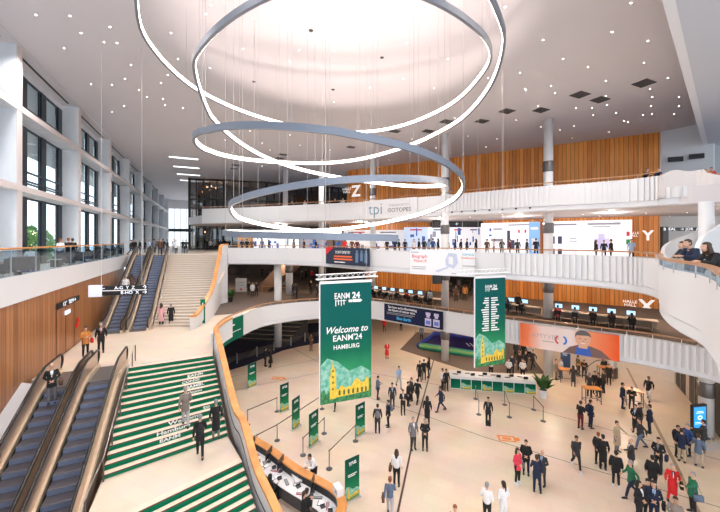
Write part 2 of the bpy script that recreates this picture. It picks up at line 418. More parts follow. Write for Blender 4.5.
# white wall beyond the wood, with two air slots
q = MB(); q.prism([WB+Vector((.05,-.1,0)), Vector((31.4,29.3,0)), Vector((31.8,29.6,0)), WB+Vector((.5,.5,0))], Z3, ZC); struct(q.obj('wall_right_upper', mat('cool_white_wall',(.74,.80,.86),.6)))  # one even cool white
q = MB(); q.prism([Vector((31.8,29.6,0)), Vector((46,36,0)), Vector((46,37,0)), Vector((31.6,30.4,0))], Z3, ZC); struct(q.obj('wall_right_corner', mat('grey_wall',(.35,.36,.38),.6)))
q = MB(); q.prism([WB+Vector((.05,1.5,0)), Vector((46,32,0)), Vector((46,33,0)), WB+Vector((.1,2.4,0))], Z2, 14.4); struct(q.obj('wall_right_middle', WHITE))
q = MB(); q.prism([WB+Vector((-.05,-.35,0)), WB+Vector((.7,-.1,0)), WB+Vector((.7,.5,0)), WB+Vector((0,.5,0))], 5.2, 13.3); struct(q.obj('trim_2', DARK))
q = MB(); q.prism([Vector((26.5,27.8,0)), Vector((21.6,19.5,0)), Vector((22.4,19.2,0)), Vector((28,28,0))], 0, 4.4); struct(q.obj('wall_right_ground', mat('pale_wall',(.5,.45,.42),.6)))
for k in range(3):
    a = Vector((26.45,27.6,0)).lerp(Vector((21.6,19.5,0)), .02+.34*k); c = Vector((26.45,27.6,0)).lerp(Vector((21.6,19.5,0)), .27+.34*k)
    t = (c-a); L_ = t.length; q = MB(); q.box((L_/2,-.03,1.6),(L_,.06,3.2),mi=0); q.box((L_/2,-.07,1.6),(.06,.04,3.2),mi=1)
    q.box((L_/2+.15,-.1,1.1),(.03,.05,.6),mi=1)
    struct(q.obj('door_%d'%(k+1), [BLACK, STEEL], loc=a, rz=math.atan2(t.y,t.x)))
for x0,x1,y in ((667,682,159.5),(688,704.5,156.5)):
    L_ = Q(x0,y,31.2 if x0<680 else 30.4); R_ = Q(x1,y,30.8 if x0<680 else 29.9); q = MB(); q.box((0,0,0),((R_-L_).length,.12,.45)); 
    for k in range(3): q.box((0,-.07,-.13+.13*k),((R_-L_).length*.97,.03,.03),mi=1)
    tag(q.obj('air_vent',[BLACK,FRAME],loc=(L_+R_)/2-Vector((0,.1,0)),rz=math.atan2((R_-L_).y,(R_-L_).x)), 'long dark slot air vent high in the white wall, the %s one'%('left' if x0<680 else 'right'),'air vent')
# dark glazed tower and curtain wall behind the upper gallery
TW = [Vector((-29.2,56.5,0)),Vector((-23.8,57.6,0)),Vector((-17,60,0)),Vector((-3,67,0))]
for k in range(len(TW)-1):
    a,c = TW[k],TW[k+1]; t = c-a; L_ = t.length; nn = 5 if k==0 else int(L_/1.4)
    q = MB()
    for i in range(nn+1): q.box((L_*i/nn,0,(Z2+ZC)/2),(.16 if i else .35,.25,ZC-Z2))
    for z in (Z2+.1,14.5,15.4,19.0,22.4): q.box((L_/2,0,z),(L_,.2,.2))
    fo = struct(q.obj('window_%d'%(91+k), BLACK, loc=a, rz=math.atan2(t.y,t.x)))
    q = MB(); q.box((L_/2,.05,(Z2+ZC)/2),(L_,.03,ZC-Z2)); q.obj('pane', DGLASS, fo)
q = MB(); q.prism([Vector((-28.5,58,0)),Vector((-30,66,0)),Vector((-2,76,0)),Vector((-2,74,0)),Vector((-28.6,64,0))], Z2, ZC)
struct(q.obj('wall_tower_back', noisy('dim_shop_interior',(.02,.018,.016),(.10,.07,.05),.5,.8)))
for k,(x,y) in enumerate(((203,192),(207,187),(210,190),(216,188),(203,215),(205,232),(211,186),(224,189))):
    q = MB(); q.ball((0,0,0),.16); tag(q.obj('pendant_lamp', mat('amber_lamp',(1,.62,.3),.5,0,9), loc=Q(x,y,59.6+(x-203)*.05)), 'small warm lamp glowing behind the dark glazed tower','lamp','lamps behind the dark glazing')
# ================================================================= parapets of the galleries
def parapet(name, path, z0, z1, rib0, rib1, lipz, m=WHITE, lipout=-.12):
    q = MB(); R = []
    for i, p in enumerate(path):
        a = path[max(i-1,0)]; c = path[min(i+1,len(path)-1)]; t = (c-a).normalized(); r = Vector((t.y,-t.x,0))
        px = 360+F*p.x/p.y; k = 0.
        if rib0 < px < rib1: k = .12 if i%2 else 0.
        R.append((p, r, k))
    for i in range(len(R)-1):
        p, r, k = R[i]; p2, r2, k2 = R[i+1]
        if k or k2:   # square ribs: each step has a front face and a flank
            A_ = p+r*k; B_ = p2+r2*k
            q.quad(A_+Vector((0,0,z0)), B_+Vector((0,0,z0)), B_+Vector((0,0,z1)), A_+Vector((0,0,z1)))
            C_ = p2+r2*k2
            q.quad(B_+Vector((0,0,z0)), C_+Vector((0,0,z0)), C_+Vector((0,0,z1)), B_+Vector((0,0,z1)))
            q.quad(A_+Vector((0,0,z0)), B_+Vector((0,0,z0)), p2+Vector((0,0,z0)), p+Vector((0,0,z0)))
            q.quad(A_+Vector((0,0,z1)), B_+Vector((0,0,z1)), p2+Vector((0,0,z1)), p+Vector((0,0,z1)))
        else:
            q.quad(p+Vector((0,0,z0)), p2+Vector((0,0,z0)), p2+Vector((0,0,z1)), p+Vector((0,0,z1)))
    q.sweep(path, [(-.06,z0),(-.06,z1),(-.2,z1),(-.2,z0)])
    q.sweep(path[::2]+[path[-1]], [(lipout+.1,z0-.02),(-.3,z0-.02),(-.3,lipz),(lipout-.02,lipz),(lipout+.10,lipz+.1)], mi=1)
    return struct(q.obj(name, [m, LIP]))
WP1 = parapet('wall_balcony_lower', C1, 4.65, 6.02, 500, 730, 4.25)
WP2 = parapet('wall_balcony_middle', C2, 9.78, 11.15, 500, 642, 9.36)
WP3 = parapet('wall_balcony_upper', C3, 14.8, 16.45, 440, 662, 14.35)
def rail(path, z, label, m=RAILWOOD, w=.16, h=.07, every=9, top=None):
    t = thing('handrail', label, 'handrail')
    q = MB(); q.sweep([Vector((p.x,p.y,z)) for p in path[::3]]+[Vector((path[-1].x,path[-1].y,z))], [(.06,-h/2),(.06,h/2),(.06-w,h/2),(.06-w,-h/2)]); q.obj('rail', m, t)
    q = MB()
    for p in path[2::every]: q.tube([(p.x,p.y,top-.05),(p.x,p.y,z-h/2)], .02, 6)
    q.obj('rail_bracket', STEEL, t); return t
rail(C1[8:], 6.3, 'thin oak handrail on the lowest curved balcony', RAILDARK, .12,.06, 8, 6.0)
rail(C2, 11.4, 'oak handrail on the middle balcony curving round to the right', RAILDARK, .14,.07, 8, 11.1)
rail(C3, 16.72, 'dark oak handrail on the topmost balcony', RAILDARK, .14,.07, 9, 16.4)
# glass under the middle rail at the right, where it swings towards the viewer
seg = [p for p in C2 if p.y < 13 and p.x > 3.5]
q = MB(); q.sweep(seg[::2], [(0,11.15),(0,11.36),(-.02,11.36),(-.02,11.15)]); gp = q.obj('glass_balustrade', GLASSB); tag(gp, 'low glass strip under the handrail where the middle balcony swings close at the right', 'balustrade')
# white curved stair wall above: wavy parapet of the third level
wp = [(660.5,176,197.5),(664,174,196.6),(668,172,195.6),(672,170.2,195),(678,169.8,196),(684,171,197.4),(690,171.3,198.5),(696,170.5,200),(701,169.4,201.2),(704,169.2,202),(707,172.5,203),(713,174,204.5),(722,175.5,206.5),(732,177,209)]
q = MB(); top = []; bot = []
for i,(x,t_,b_) in enumerate(wp):
    Yd = 22.6 - .03*i*i*.3
    top.append(Q(x,t_,Yd)); bot.append(Q(x,b_,Yd))
for i in range(len(wp)-1):
    o = Vector((.1,.35,0))
    q.quad(bot[i],bot[i+1],top[i+1],top[i]); q.quad(bot[i]+o,bot[i+1]+o,top[i+1]+o,top[i]+o); q.quad(top[i],top[i+1],top[i+1]+o,top[i]+o); q.quad(bot[i],bot[i+1],bot[i+1]+o,bot[i]+o)
q.quad(bot[0],top[0],top[0]+o,bot[0]+o)
struct(q.obj('wall_stair_upper', mat('warm_white_paint',(.74,.68,.66),.55)))
c3b = catmull([C3[-1], Vector((21.7,21.9,0)), Vector((23.2,21.4,0)), Vector((25.5,21.0,0)), Vector((29,20.5,0))], .17)
parapet('wall_balcony_upper_right', c3b, 14.85, 15.6, 600, 705, 14.35)
q = MB(); q.sweep([Q(704,170,22.2),Q(712,174,21.8),Q(732,177,21)], [(0,0),(0,.08),(-.12,.08),(-.12,0)]); tag(q.obj('handrail', RAILDARK),'short oak handrail at the far right edge of the top level','handrail')
# spiral stair parapets behind the middle balcony at the right
def ribbon(name, pts, m, th=.18, seg=.3):
    T = catmull([Q(x,t,Y) for x,t,b_,Y in pts], seg); B = []
    ps = [Q(x,b_,Y) for x,t,b_,Y in pts]; 
    # same parameter steps on the lower edge
    out = []
    for i in range(len(pts)-1):
        a = Q(*[pts[i][0],pts[i][1],pts[i][3]]); c = Q(*[pts[i+1][0],pts[i+1][1],pts[i+1][3]])
        n = max(1,int(round((c-a).length/seg)))
        P0=ps[max(i-1,0)];P1=ps[i];P2=ps[i+1];P3=ps[min(i+2,len(ps)-1)]
        for k in range(n):
            t=k/n; out.append(.5*((2*P1)+(P2-P0)*t+(2*P0-5*P1+4*P2-P3)*t*t+(3*P1-P0-3*P2+P3)*t**3))
    out.append(ps[-1]); q = MB()
    for i in range(len(T)-1):
        t = (T[i+1]-T[i]); t.z=0; t.normalize(); r = Vector((t.y,-t.x,0))*th
        q.quad(out[i],out[i+1],T[i+1],T[i],0); q.quad(out[i]-r,out[i+1]-r,T[i+1]-r,T[i]-r,0); q.quad(T[i],T[i+1],T[i+1]-r,T[i]-r,1); q.quad(out[i],out[i+1],out[i+1]-r,out[i]-r,0)
    return q.obj(name, [m, RAILDARK if False else WHITE2], smooth=False), T
o, T = ribbon('wall_spiral_outer', [(706,229,236,24),(697,230.5,238,24.3),(686,234,243,24.5),(674,239,251,24),(664,245,262,23),(661,251,268,21.8),(664,257,270,20.5),(672,261,272,19.4)], WHITE); struct(o)
q = MB(); q.sweep([Vector((p.x,p.y,p.z-.35)) for p in T[2:]], [(.05,-.04),(.05,.04),(.12,.04),(.12,-.04)]); tag(q.obj('handrail', RAILWOOD),'oak handrail inside the white spiral stair at the far right','handrail')
o, T = ribbon('wall_spiral_inner', [(735,218,262,20),(720,224,266,19.5),(712,229,266,19),(703,234,266,18.6),(697,241,266,18.2),(694,249,268,18)], mat('spiral_grey_white',(.66,.67,.70),.5)); struct(o)
# ================================================================= stairs
def flight(parent, AL, AR, BL, BR, z0, z1, n, name, riser, tread, curve=None, depth=.35, nose=True):
    "A = lower edge, B = upper edge; the right-hand ends may follow a curve"
    q = MB(); rz = (z1-z0)/n
    for i in range(n):
        t0 = i/n; t1 = (i+1)/n
        l0 = AL.lerp(BL,t0); l1 = AL.lerp(BL,t1)
        r0 = curve(t0) if curve else AR.lerp(BR,t0); r1 = curve(t1) if curve else AR.lerp(BR,t1)
        za = z0+rz*i; zb = za+rz
        q.quad((l0.x,l0.y,za),(r0.x,r0.y,za),(r0.x,r0.y,zb),(l0.x,l0.y,zb),0)
        q.quad((l0.x,l0.y,zb),(r0.x,r0.y,zb),(r1.x,r1.y,zb),(l1.x,l1.y,zb),1)
        q.quad((r0.x,r0.y,za),(r1.x,r1.y,za-depth),(r1.x,r1.y,zb),(r0.x,r0.y,zb),1)
        q.quad((l0.x,l0.y,za),(l1.x,l1.y,za-depth),(l1.x,l1.y,zb),(l0.x,l0.y,zb),1)
        if nose:
            e1 = (l0-l1).normalized()*.10
            if i: q.quad((l0.x+e1.x,l0.y+e1.y,za+.004),(r0.x+e1.x,r0.y+e1.y,za+.004),(r0.x,r0.y,za+.004),(l0.x,l0.y,za+.004),0)
            d = (l0-l1).normalized()*.012
            for (z,h) in ((zb,.028),):
                a = l0+d; c = r0+d
                q.quad((a.x,a.y,z-h),(c.x,c.y,z-h),(c.x,c.y,z+.003),(a.x,a.y,z+.003),2)
                e = l0-d*2.2; f_ = r0-d*2.2
                q.quad((a.x,a.y,z+.003),(c.x,c.y,z+.003),(f_.x,f_.y,z+.003),(e.x,e.y,z+.003),2)
    a,c,e,f_ = AL,AR,(curve(1) if curve else BR),BL
    q.quad((AL.x,AL.y,z0-.3),(c.x,c.y,z0-.3),(e.x,e.y,z1-.5),(BL.x,BL.y,z1-.5),1)
    return q.obj(name, [riser, tread, NOSE], parent)
ST = thing('staircase', 'wide limestone staircase with green printed risers beside the lower escalators', 'staircase')
g_tl = Lf(-3.42,21.5); g_tr = P(212.5,354.2,5.2); g_tr.z = 0
g_bl = Lf(-3.35,15.5); g_br = P(227.5,436.2,2.9); g_br.z = 0
flight(ST, g_bl, g_br, g_tl, g_tr, 2.9, 5.2, 15, 'flight', GREENR, STEPST)
h_tl = Lf(-3.35,13.0); h_tr = P(240,457.8,2.9); h_tr.z = 0
h_bl = Lf(-3.3,7.0); h_br = Vector((-1.25,8.6,0))
flight(ST, h_bl, h_br, h_tl, h_tr, 0, 2.9, 19, 'flight', GREENR, STEPST)
q = MB(); q.prism([h_tl,h_tr,g_br,g_bl], 2.5, 2.9); q.obj('landing', STONEL, ST)
# white printed writing over the green risers: small lines of script
LETW = mat('white_print', (.9,.9,.9), .5)
def on_flight(tx, px, py, AL, AR, BL, BR, z0, z1, size, n=15, w=1.):
    "lay the letters on the risers of one flight, row by row"
    best = None
    for i in range(n):
        t = i/n; z = z0+(z1-z0)*(i+.5)/n
        for k in range(101):
            p = AL.lerp(BL,t).lerp(AR.lerp(BR,t), k/100); x = 360+F*p.x/p.y; y = 240+F*(12-z)/p.y
            e = (x-px)**2+(y-py)**2
            if best is None or e < best[0]: best = (e,p,z,math.atan2((AR-AL).y,(AR-AL).x))
    e,p,z,r = best
    o = text(tx, size, LETW, ST, (p.x+.02*math.sin(r), p.y-.02*math.cos(r)-.005, z), r, sx=w, bold=.006)
    return o
for tx,x,y,s in (("EANM'24",199,373,.2),("CONGRESS",195,379,.17),("HAMBURG",199,385,.2),("welcome to",196,391,.17),("Welcome",186,420,.24),("to",207,408,.24),("Hamburg",174,430,.24),("EANM",170,437,.2)):
    on_flight(tx,x,y,g_bl,g_br,g_tl,g_tr,2.9,5.2,s,w=1.5)
SU = thing('staircase', 'plain pale stone staircase rising to the window gallery beside the upper escalators', 'staircase')
u_bl = U(-3.9,30.2); u_br = Vector((-13.0,25.9,0)); u_tl = U(-3.9,41.8); u_tr = Vector((-15.3,36.6,0))
ue = [u_br, P(201,300,6.8)*1, P(213,272,8.6)*1, Vector((-15.0,35.9,0))]
cu = catmull([Vector((-13.05,25.9,0)),Vector((-13.2,28.6,0)),Vector((-13.9,31.2,0)),Vector((-14.6,33.5,0)),Vector((-15.0,36.0,0)),Vector((-14.9,38.6,0))], .1)
def ucurve(t): return cu[min(len(cu)-1,int(t*(len(cu)-1)))]
mid = u_bl.lerp(u_tl,.5)
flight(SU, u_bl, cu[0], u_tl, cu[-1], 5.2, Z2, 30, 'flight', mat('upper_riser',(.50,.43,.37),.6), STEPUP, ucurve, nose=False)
for px_,x_ in ((.33,0),(.66,0)):
    pass
q = MB(); q.quad(U(-3.9,30.2,5.2), Vector((-13.05,25.9,5.2)), Vector((-14.9,38.6,5.2)), U(-3.9,41.8,5.2)); 
# curved balustrades with a broad beech cap
def balustrade(label, pts, cap=.20, hw=.09, below=1.1, inner=None, wall=WHITE, th=.10, step=.25, name='stair_balustrade'):
    path = catmull([Vector(p[:3]) for p in pts], step); t = thing(name, label, 'balustrade')
    q = MB(); q.sweep(path, [(cap,-.02),(cap,hw),(-cap,hw),(-cap,-.02)]); q.obj('cap_rail', RAILWOOD, t)
    q = MB(); q.sweep(path, [(th,-.02),(-th,-.02),(-th,-below),(th,-below)]); q.obj('side_wall', wall, t)
    return t, path
ub, upath = balustrade('white curved balustrade with a beech cap beside the pale upper staircase',
   [(-12.75,24.9,6.2),(-12.75,25.9,6.25),(-12.9,28.6,7.6),(-13.6,31.2,8.95),(-14.25,33.3,10.1),(-14.5,34.2,10.45),(-14.75,35.0,11.35),(-14.4,35.9,11.5)], cap=.17, hw=.1, below=1.1, th=.09)
q = MB(); pth = upath
for i in range(len(pth)-1):
    a,c = pth[i],pth[i+1]; q.quad((a.x,a.y,5.2),(c.x,c.y,5.2),(c.x,c.y,c.z-.9),(a.x,a.y,a.z-.9))
q.obj('stringer', WHITE, ub)
gb, gpath = balustrade('grey white balustrade with a broad beech cap along the green staircase',
   [(-9.5,24.3,6.22),(-9.55,22.9,6.22),(-9.3,21.3,6.22),(-8.55,19.9,6.1),(-7.35,17.95,5.15),(-5.95,15.75,4.0),(-5.35,14.95,3.9),(-4.85,14.1,3.82),(-4.02,12.95,2.98),(-2.78,11.6,2.1),(-.4,8.4,.35)], cap=.15, hw=.1, below=1.35, wall=mat('pale_grey_panel',(.74,.75,.78),.45), th=.12)
q = MB()
for i in range(len(gpath)-1):
    a,c = gpath[i],gpath[i+1]
    if a.y > 21.5: continue
    q.quad((a.x,a.y,0),(c.x,c.y,0),(c.x,c.y,c.z-1.3),(a.x,a.y,a.z-1.3))
q.obj('stringer', WHITE2, gb)
q = MB(); q.sweep([p+Vector((-.12*.8,-.12*.5,-.62)) for p in gpath if p.y < 17.5], [(-.01,-.02),(-.01,.02),(.03,.02),(.03,-.02)]); q.obj('groove_shade_strip', DARK, gb)  # dark strip paints the shade inside the groove

# ================================================================= escalators
def escalator(label, frame, uL, uR, s0, s1, z0, z1, group, ext=1.5, clad=True, h=.93, exttop=None):
    xt = exttop or ext*.8
    t = thing('escalator', label, 'escalator', group=group)
    sl = (z1-z0)/(s1-s0); n = int(round((z1-z0)/.2)); w = (uR-uL)
    a0, a1 = uL+.20, uR-.20
    q = MB()
    def pt(u,s,z): return frame(u,s,z)
    for i in range(n):
        sa = s0+(s1-s0)*i/n; sb = s0+(s1-s0)*(i+1)/n; za = z0+(z1-z0)*i/n; zb = z0+(z1-z0)*(i+1)/n
        q.quad(pt(a0,sa,za),pt(a1,sa,za),pt(a1,sa+.015,zb-.02),pt(a0,sa+.015,zb-.02),0)
        q.quad(pt(a0,sa,zb-.02),pt(a1,sa,zb-.02),pt(a1,sa+.05,zb),pt(a0,sa+.05,zb),1)
        q.quad(pt(a0,sa+.05,zb),pt(a1,sa+.05,zb),pt(a1,sb,zb),pt(a0,sb,zb),1)
    q.obj('steps', [mat('riser_blue_highlight',(.17,.21,.32),.45,.3), mat('escalator_tread',(.075,.07,.085),.5,.3)], t)  # blue of the risers paints the highlight bands on the steps
    for (sa,sb,z,nm) in ((s0-ext,s0,z0,'comb_plate'),(s1,s1+xt,z1,'comb_plate')):
        q = MB(); q.prism([pt(uL+.12,sa,0),pt(uR-.12,sa,0),pt(uR-.12,sb,0),pt(uL+.12,sb,0)], z-.02, z+.012); q.obj(nm, mat('comb_steel',(.30,.27,.26),.35,.8), t)
    prof = [(s0-ext-.0,z0+h-.02),(s0-.3,z0+h),(s0+.5,z0+h+sl*.4)]+[(s0+.5+(s1-s0-1.)*k/6, z0+h+sl*(.5+(s1-s0-1.)*k/6)) for k in range(1,6)]+[(s1-.5,z1+h-sl*.45),(s1+.3,z1+h),(s1+xt,z1+h)]
    for u, sd in ((uL,1),(uR,-1)):
        q = MB()
        for i in range(len(prof)-1):
            (sa,za),(sb,zb) = prof[i],prof[i+1]
            for (d1,d2,du0,du1,mi) in ((-.04,-h+.22,-.02,.02,0),(-h+.22,-h-.02,-.10,.12,1)):
                c = [pt(u+du0,sa,za+d2),pt(u+du1,sa,za+d2),pt(u+du1,sa,za+d1),pt(u+du0,sa,za+d1),pt(u+du0,sb,zb+d2),pt(u+du1,sb,zb+d2),pt(u+du1,sb,zb+d1),pt(u+du0,sb,zb+d1)]
                q.add(c, [(0,1,2,3),(4,7,6,5),(0,4,5,1),(3,2,6,7),(0,3,7,4),(1,5,6,2)], mi)
        bal = q.obj('balustrade', [STEELB, mat('skirt_champagne',(.80,.66,.50),.3,.6)], t)
        # handrail loop
        path = [pt(u,s,z) for s,z in prof]
        e = prof[-1]; f0 = prof[0]; r = h*.36
        for k in range(1,7):
            a = PI*k/6; path.append(pt(u,e[0]+r*math.sin(a),e[1]-r+r*math.cos(a)))
        for k in range(1,7):
            a = PI*k/6; path.insert(0, pt(u,f0[0]-r*math.sin(a),f0[1]-r+r*math.cos(a)))
        q = MB(); q.tube(path, .055, 8); q.obj('handrail', RUBBER, bal, smooth=True)
    q = MB()
    for sa,sb,za,zb in ((s0-ext,s0,z0,z0),(s0,s1,z0,z1),(s1,s1+xt,z1,z1)):
        for ua,ub_ in ((uL-.10,uL-.07),(uR+.07,uR+.10)):
            c = [pt(ua,sa,za-.75),pt(ub_,sa,za-.75),pt(ub_,sa,za+.2),pt(ua,sa,za+.2),pt(ua,sb,zb-.75),pt(ub_,sb,zb-.75),pt(ub_,sb,zb+.2),pt(ua,sb,zb+.2)]
            q.add(c, [(0,1,2,3),(4,7,6,5),(0,4,5,1),(3,2,6,7),(0,3,7,4),(1,5,6,2)])
        c = [pt(uL-.1,sa,za-.75),pt(uR+.1,sa,za-.75),pt(uR+.1,sb,zb-.75),pt(uL-.1,sb,zb-.75)]; q.add(c,[(0,1,2,3)])
    q.obj('truss_cladding', mat('truss_brown',(.22,.17,.14),.45,.4), t)
    return t
GL = 'lower escalators beside the green staircase'; GU = 'upper escalators beside the pale staircase'
escalator('lower escalator beside the oak wall, further from the green stairs', Lf, -6.45, -5.2, 6.9, 19.8, 0.02, 5.2, GL, ext=1.2, exttop=2.1)
escalator('lower escalator directly beside the green printed stairs', Lf, -4.93, -3.66, 6.9, 19.8, 0.02, 5.2, GL, ext=1.2, exttop=2.1)
escalator('upper escalator beside the oak wall, further from the pale stairs', U, -7.0, -5.75, 30.2, 41.6, 5.2, Z2, GU, ext=1.0)
escalator('upper escalator directly beside the pale upper stairs', U, -5.42, -4.1, 30.2, 41.6, 5.2, Z2, GU, ext=1.0)
# thin steel handrail posts on the left edge of the green stairs
t = thing('handrail','steel handrail on short posts along the left edge of the green stairs','handrail')
def zl(s): return 5.2 if s>21.5 else (2.9+(s-15.5)/6*2.3 if s>15.5 else (2.9 if s>13 else 2.9-(13-s)*.453))
pp = [Lf(-3.28,s,zl(s)+.92) for s in (22.2,21.5,18.5,15.5,13,9,7.5)]
q = MB(); q.tube(pp,.022,6); q.obj('rail',STEEL,t)
for s in (22.2,21.3,19.8,18.3,16.8,15.4,13.2,11.4): q = MB(); q.tube([Lf(-3.28,s,zl(s)),Lf(-3.28,s,zl(s)+.92)],.028,6); q.obj('post',mat('post_bronze',(.13,.10,.09),.4,.6),t)
# steel handrail beside the pale stairs
t = thing('handrail','pair of steel handrails between the upper escalator and the pale stairs','handrail')
def zu(s): return Z2 if s>41.8 else max(5.2, 5.2+(s-30.2)*(Z2-5.2)/11.6)
for du in (0,.25):
    q = MB(); q.tube([U(-3.85+du,s,zu(s)+.95-du*.5) for s in (29.4,30.2,36,41.8,42.8)],.025,6); q.obj('rail',STEEL,t)
for s in (29.4,32,34.5,37,39.5,42.6): q = MB(); q.tube([U(-3.85,s,zu(s)),U(-3.85,s,zu(s)+.95)],.02,6); q.obj('post',STEEL,t)

# ================================================================= window gallery balustrade
t = thing('glass_balustrade','long clear glass balustrade with an oak handrail in front of the window gallery seats','balustrade')
q = MB(); ubox(q,-7.80,-7.78,-3,40.6,Z2,11.55); q.obj('glass_pane', GLASSB, t)
q = MB(); q.tube([U(-7.79,-3,11.62),U(-7.79,40.6,11.62)],.045,8); q.obj('rail', RAILWOOD, t)
for k in range(18): q = MB(); ubox(q,-7.83,-7.78,1+k*2.3,1.03+k*2.3,Z2,11.6); q.obj('post', STEEL, t)
q = MB()
for za,zb,sa,sb in ((.75,5.6,8,20.6),):
    c = [Lf(-7.75,sa,za),Lf(-6.6,sa,za-.3),Lf(-6.6,sb,zb-.5),Lf(-7.75,sb,zb-.1)]; q.quad(*c); q.quad(*[p-Vector((0,0,1.2)) for p in c])
    q.quad(c[1],c[2],c[2]-Vector((0,0,1.2)),c[1]-Vector((0,0,1.2)))
struct(q.obj('trim_5', WHITE))

# ================================================================= columns
def column(x, y, z0, z1, r, bands, label):
    q = MB(); q.lathe([(r,z0),(r,z1-.02)], (x,y,0), 24); o = tag(q.obj('column', mat('column_white',(.72,.72,.74),.4), smooth=False), label, 'column', 'round white columns')
    for p in o.data.polygons: p.use_smooth = len(p.vertices)==4
    for z in bands:
        q = MB(); q.lathe([(r+.05,z),(r+.07,z+.04),(r+.07,z+.86),(r+.05,z+.9)], (x,y,0), 24); bo = q.obj('metal_band', mat('band_grey',(.16,.15,.15),.4,.7), o)
        for p in bo.data.polygons: p.use_smooth = len(p.vertices)==4
    return o
def colz(y, py): return 12+(240-py)*y/F
for nm,(x,y,r,zb) in {'nearest, beside the blue touch screen at the right':(21.4,20.4,.36,(0,2.35)),'standing behind the white desk and the potted palm':(16.55,29,.37,(3.1,7.4,12.6,15.6+2.4)),'between the two hanging green banners':(8.5,33,.37,(2.1,8.0,12.6,17.3)),'standing behind the large logo sign of the top balcony':(1.6,41,.37,(17.5,)),'rising in front of the dark glazing near the ring lamp':(-5.2,44.5,.37,()),'leftmost of the tall columns at the dark glazing':(-11.3,50,.37,())}.items():
    o = column(x,y,0 if y<40 else 5.2,14.4 if y<21 else ZC,r,[z for z in zb if z],'round white column '+nm)
column(-9.25,37.2,0,9.4,.42,(),'round white column on the navy carpet under the left balcony bend')
column(-8.9,41.5,5.2,9.4,.45,(7.9,),'short round white column beside the brown stair underside')
column(22.0,28.9,0,4.34,.40,(.02,),'round column whose dark metal foot shows just under the balcony edge at the right')
# ================================================================= hanging light spirals
RC = Vector((-.62,13.0,0))
def spiral(label, ctr, rmul=1.0):
    "ctr: (plan angle in degrees, radius, image row) — body of the lamp, a band standing on edge, lit on its inner face"
    pts = []
    for i in range(len(ctr)-1):
        a = ctr[max(i-1,0)]; b_ = ctr[i]; c = ctr[i+1]; d = ctr[min(i+2,len(ctr)-1)]
        n = max(2,int(abs(c[0]-b_[0])/4))
        for k in range(n):
            t = k/n; f = lambda j: .5*((2*b_[j])+(c[j]-a[j])*t+(2*a[j]-5*b_[j]+4*c[j]-d[j])*t*t+(3*b_[j]-a[j]-3*c[j]+d[j])*t**3)
            pts.append((b_[0]+(c[0]-b_[0])*t, f(1), f(2)))
    pts.append(ctr[-1]); path = []
    for th,r,z in pts:
        w = math.radians(th); path.append(Vector((RC.x+r*math.cos(w), RC.y+r*math.sin(w), z)))
    t = thing('ring_lamp', label, 'lamp')
    q = MB(); e = MB(); H = .095; W = .045
    o = 0; N = len(path)
    for mb, prof in ((q,[(W,-H),(W,H),(-W,H),(-W,-H)]), (e,[(-W-.004,-H*.75),(-W-.004,H*.75),(-W-.018,H*.75),(-W-.018,-H*.75)])):
        base = len(mb.v)
        for p in path:
            r = Vector((p.x-RC.x,p.y-RC.y,0)).normalized()
            for a,z in prof: mb.v.append(tuple(p+r*a+Vector((0,0,z))))
        for i in range(N-1):
            for k in range(4):
                k2=(k+1)%4; mb.f.append((base+i*4+k,base+(i+1)*4+k,base+(i+1)*4+k2,base+i*4+k2)); mb.m.append(0)
        for i0 in (0,N-1): mb.f.append(tuple(base+i0*4+k for k in range(4))); mb.m.append(0)
    q.obj('ring_body', mat('ring_anodised',(.20,.22,.27),.4,.5), t); e.obj('led_strip', EMRING, t)
    return path
def zz(y, Y): return 12+(240-y)*Y/F
def ctl(th, R, y):
    w = math.radians(th); Y = RC.y+R*math.sin(w); return (th, R, zz(y,Y))
s1 = spiral('upper light spiral whose lit far side ends behind the Z wall, thin grey band',
  [(225,6.6,21.6),ctl(200,7.0,2),ctl(180,7.5,50),ctl(160,7.6,89),ctl(125,7.3,122),ctl(95,6.8,132),ctl(70,6.7,129),ctl(40,6.6,108),ctl(10,5.9,74),ctl(-20,5.35,47),ctl(-45,5.3,24),ctl(-90,5.3,-20),ctl(-135,5.3,42),ctl(-160,5.3,72),ctl(-180,5.3,115),ctl(-225,5.3,161),ctl(-270,4.9,179),ctl(-315,4.3,186),ctl(-360,3.95,184.8),ctl(-405,3.95,179.5),ctl(-450,4.0,180.5),ctl(-495,4.1,197),ctl(-520,4.2,206),ctl(-540,4.25,217),ctl(-585,4.3,228),ctl(-625,4.3,232)])
s2 = spiral('lower light spiral sinking to a long grey arc just above the middle balcony rail',
  [(-100,5.7,21.0),ctl(-45,5.9,0),ctl(-20,5.75,50),ctl(0,5.7,88),ctl(20,5.6,118),ctl(45,5.5,140),ctl(90,5.35,161),ctl(135,5.3,162),ctl(180,5.3,151),ctl(205,5.3,138),ctl(225,5.2,130),ctl(270,4.9,131),ctl(295,4.8,149),ctl(315,4.7,167),ctl(340,4.5,186),ctl(360,4.4,198),ctl(405,4.3,217),ctl(450,4.25,228),ctl(495,4.3,232),ctl(540,4.4,232),ctl(585,4.35,234),ctl(630,4.2,236.5),ctl(655,4.0,238)])
cb = MB(); cb.tube([(0,0,0),(0,0,1)], .005, 5); cm = cb.mesh('suspension_cable', mat('cable_steel',(.40,.38,.39),.5,.3))
k = 0
for sp in (s1, s2):
    for i in range(6, len(sp), 9):
        p = sp[i]
        o = bpy.data.objects.new('suspension_cable', cm); COL.objects.link(o); o.location = p+Vector((0,0,.1)); o.scale = (1,1,ZC-.01-p.z-.1)
        tag(o,'thin steel cable running from a light spiral up to the hall ceiling','cable','cables of the hanging light spirals')
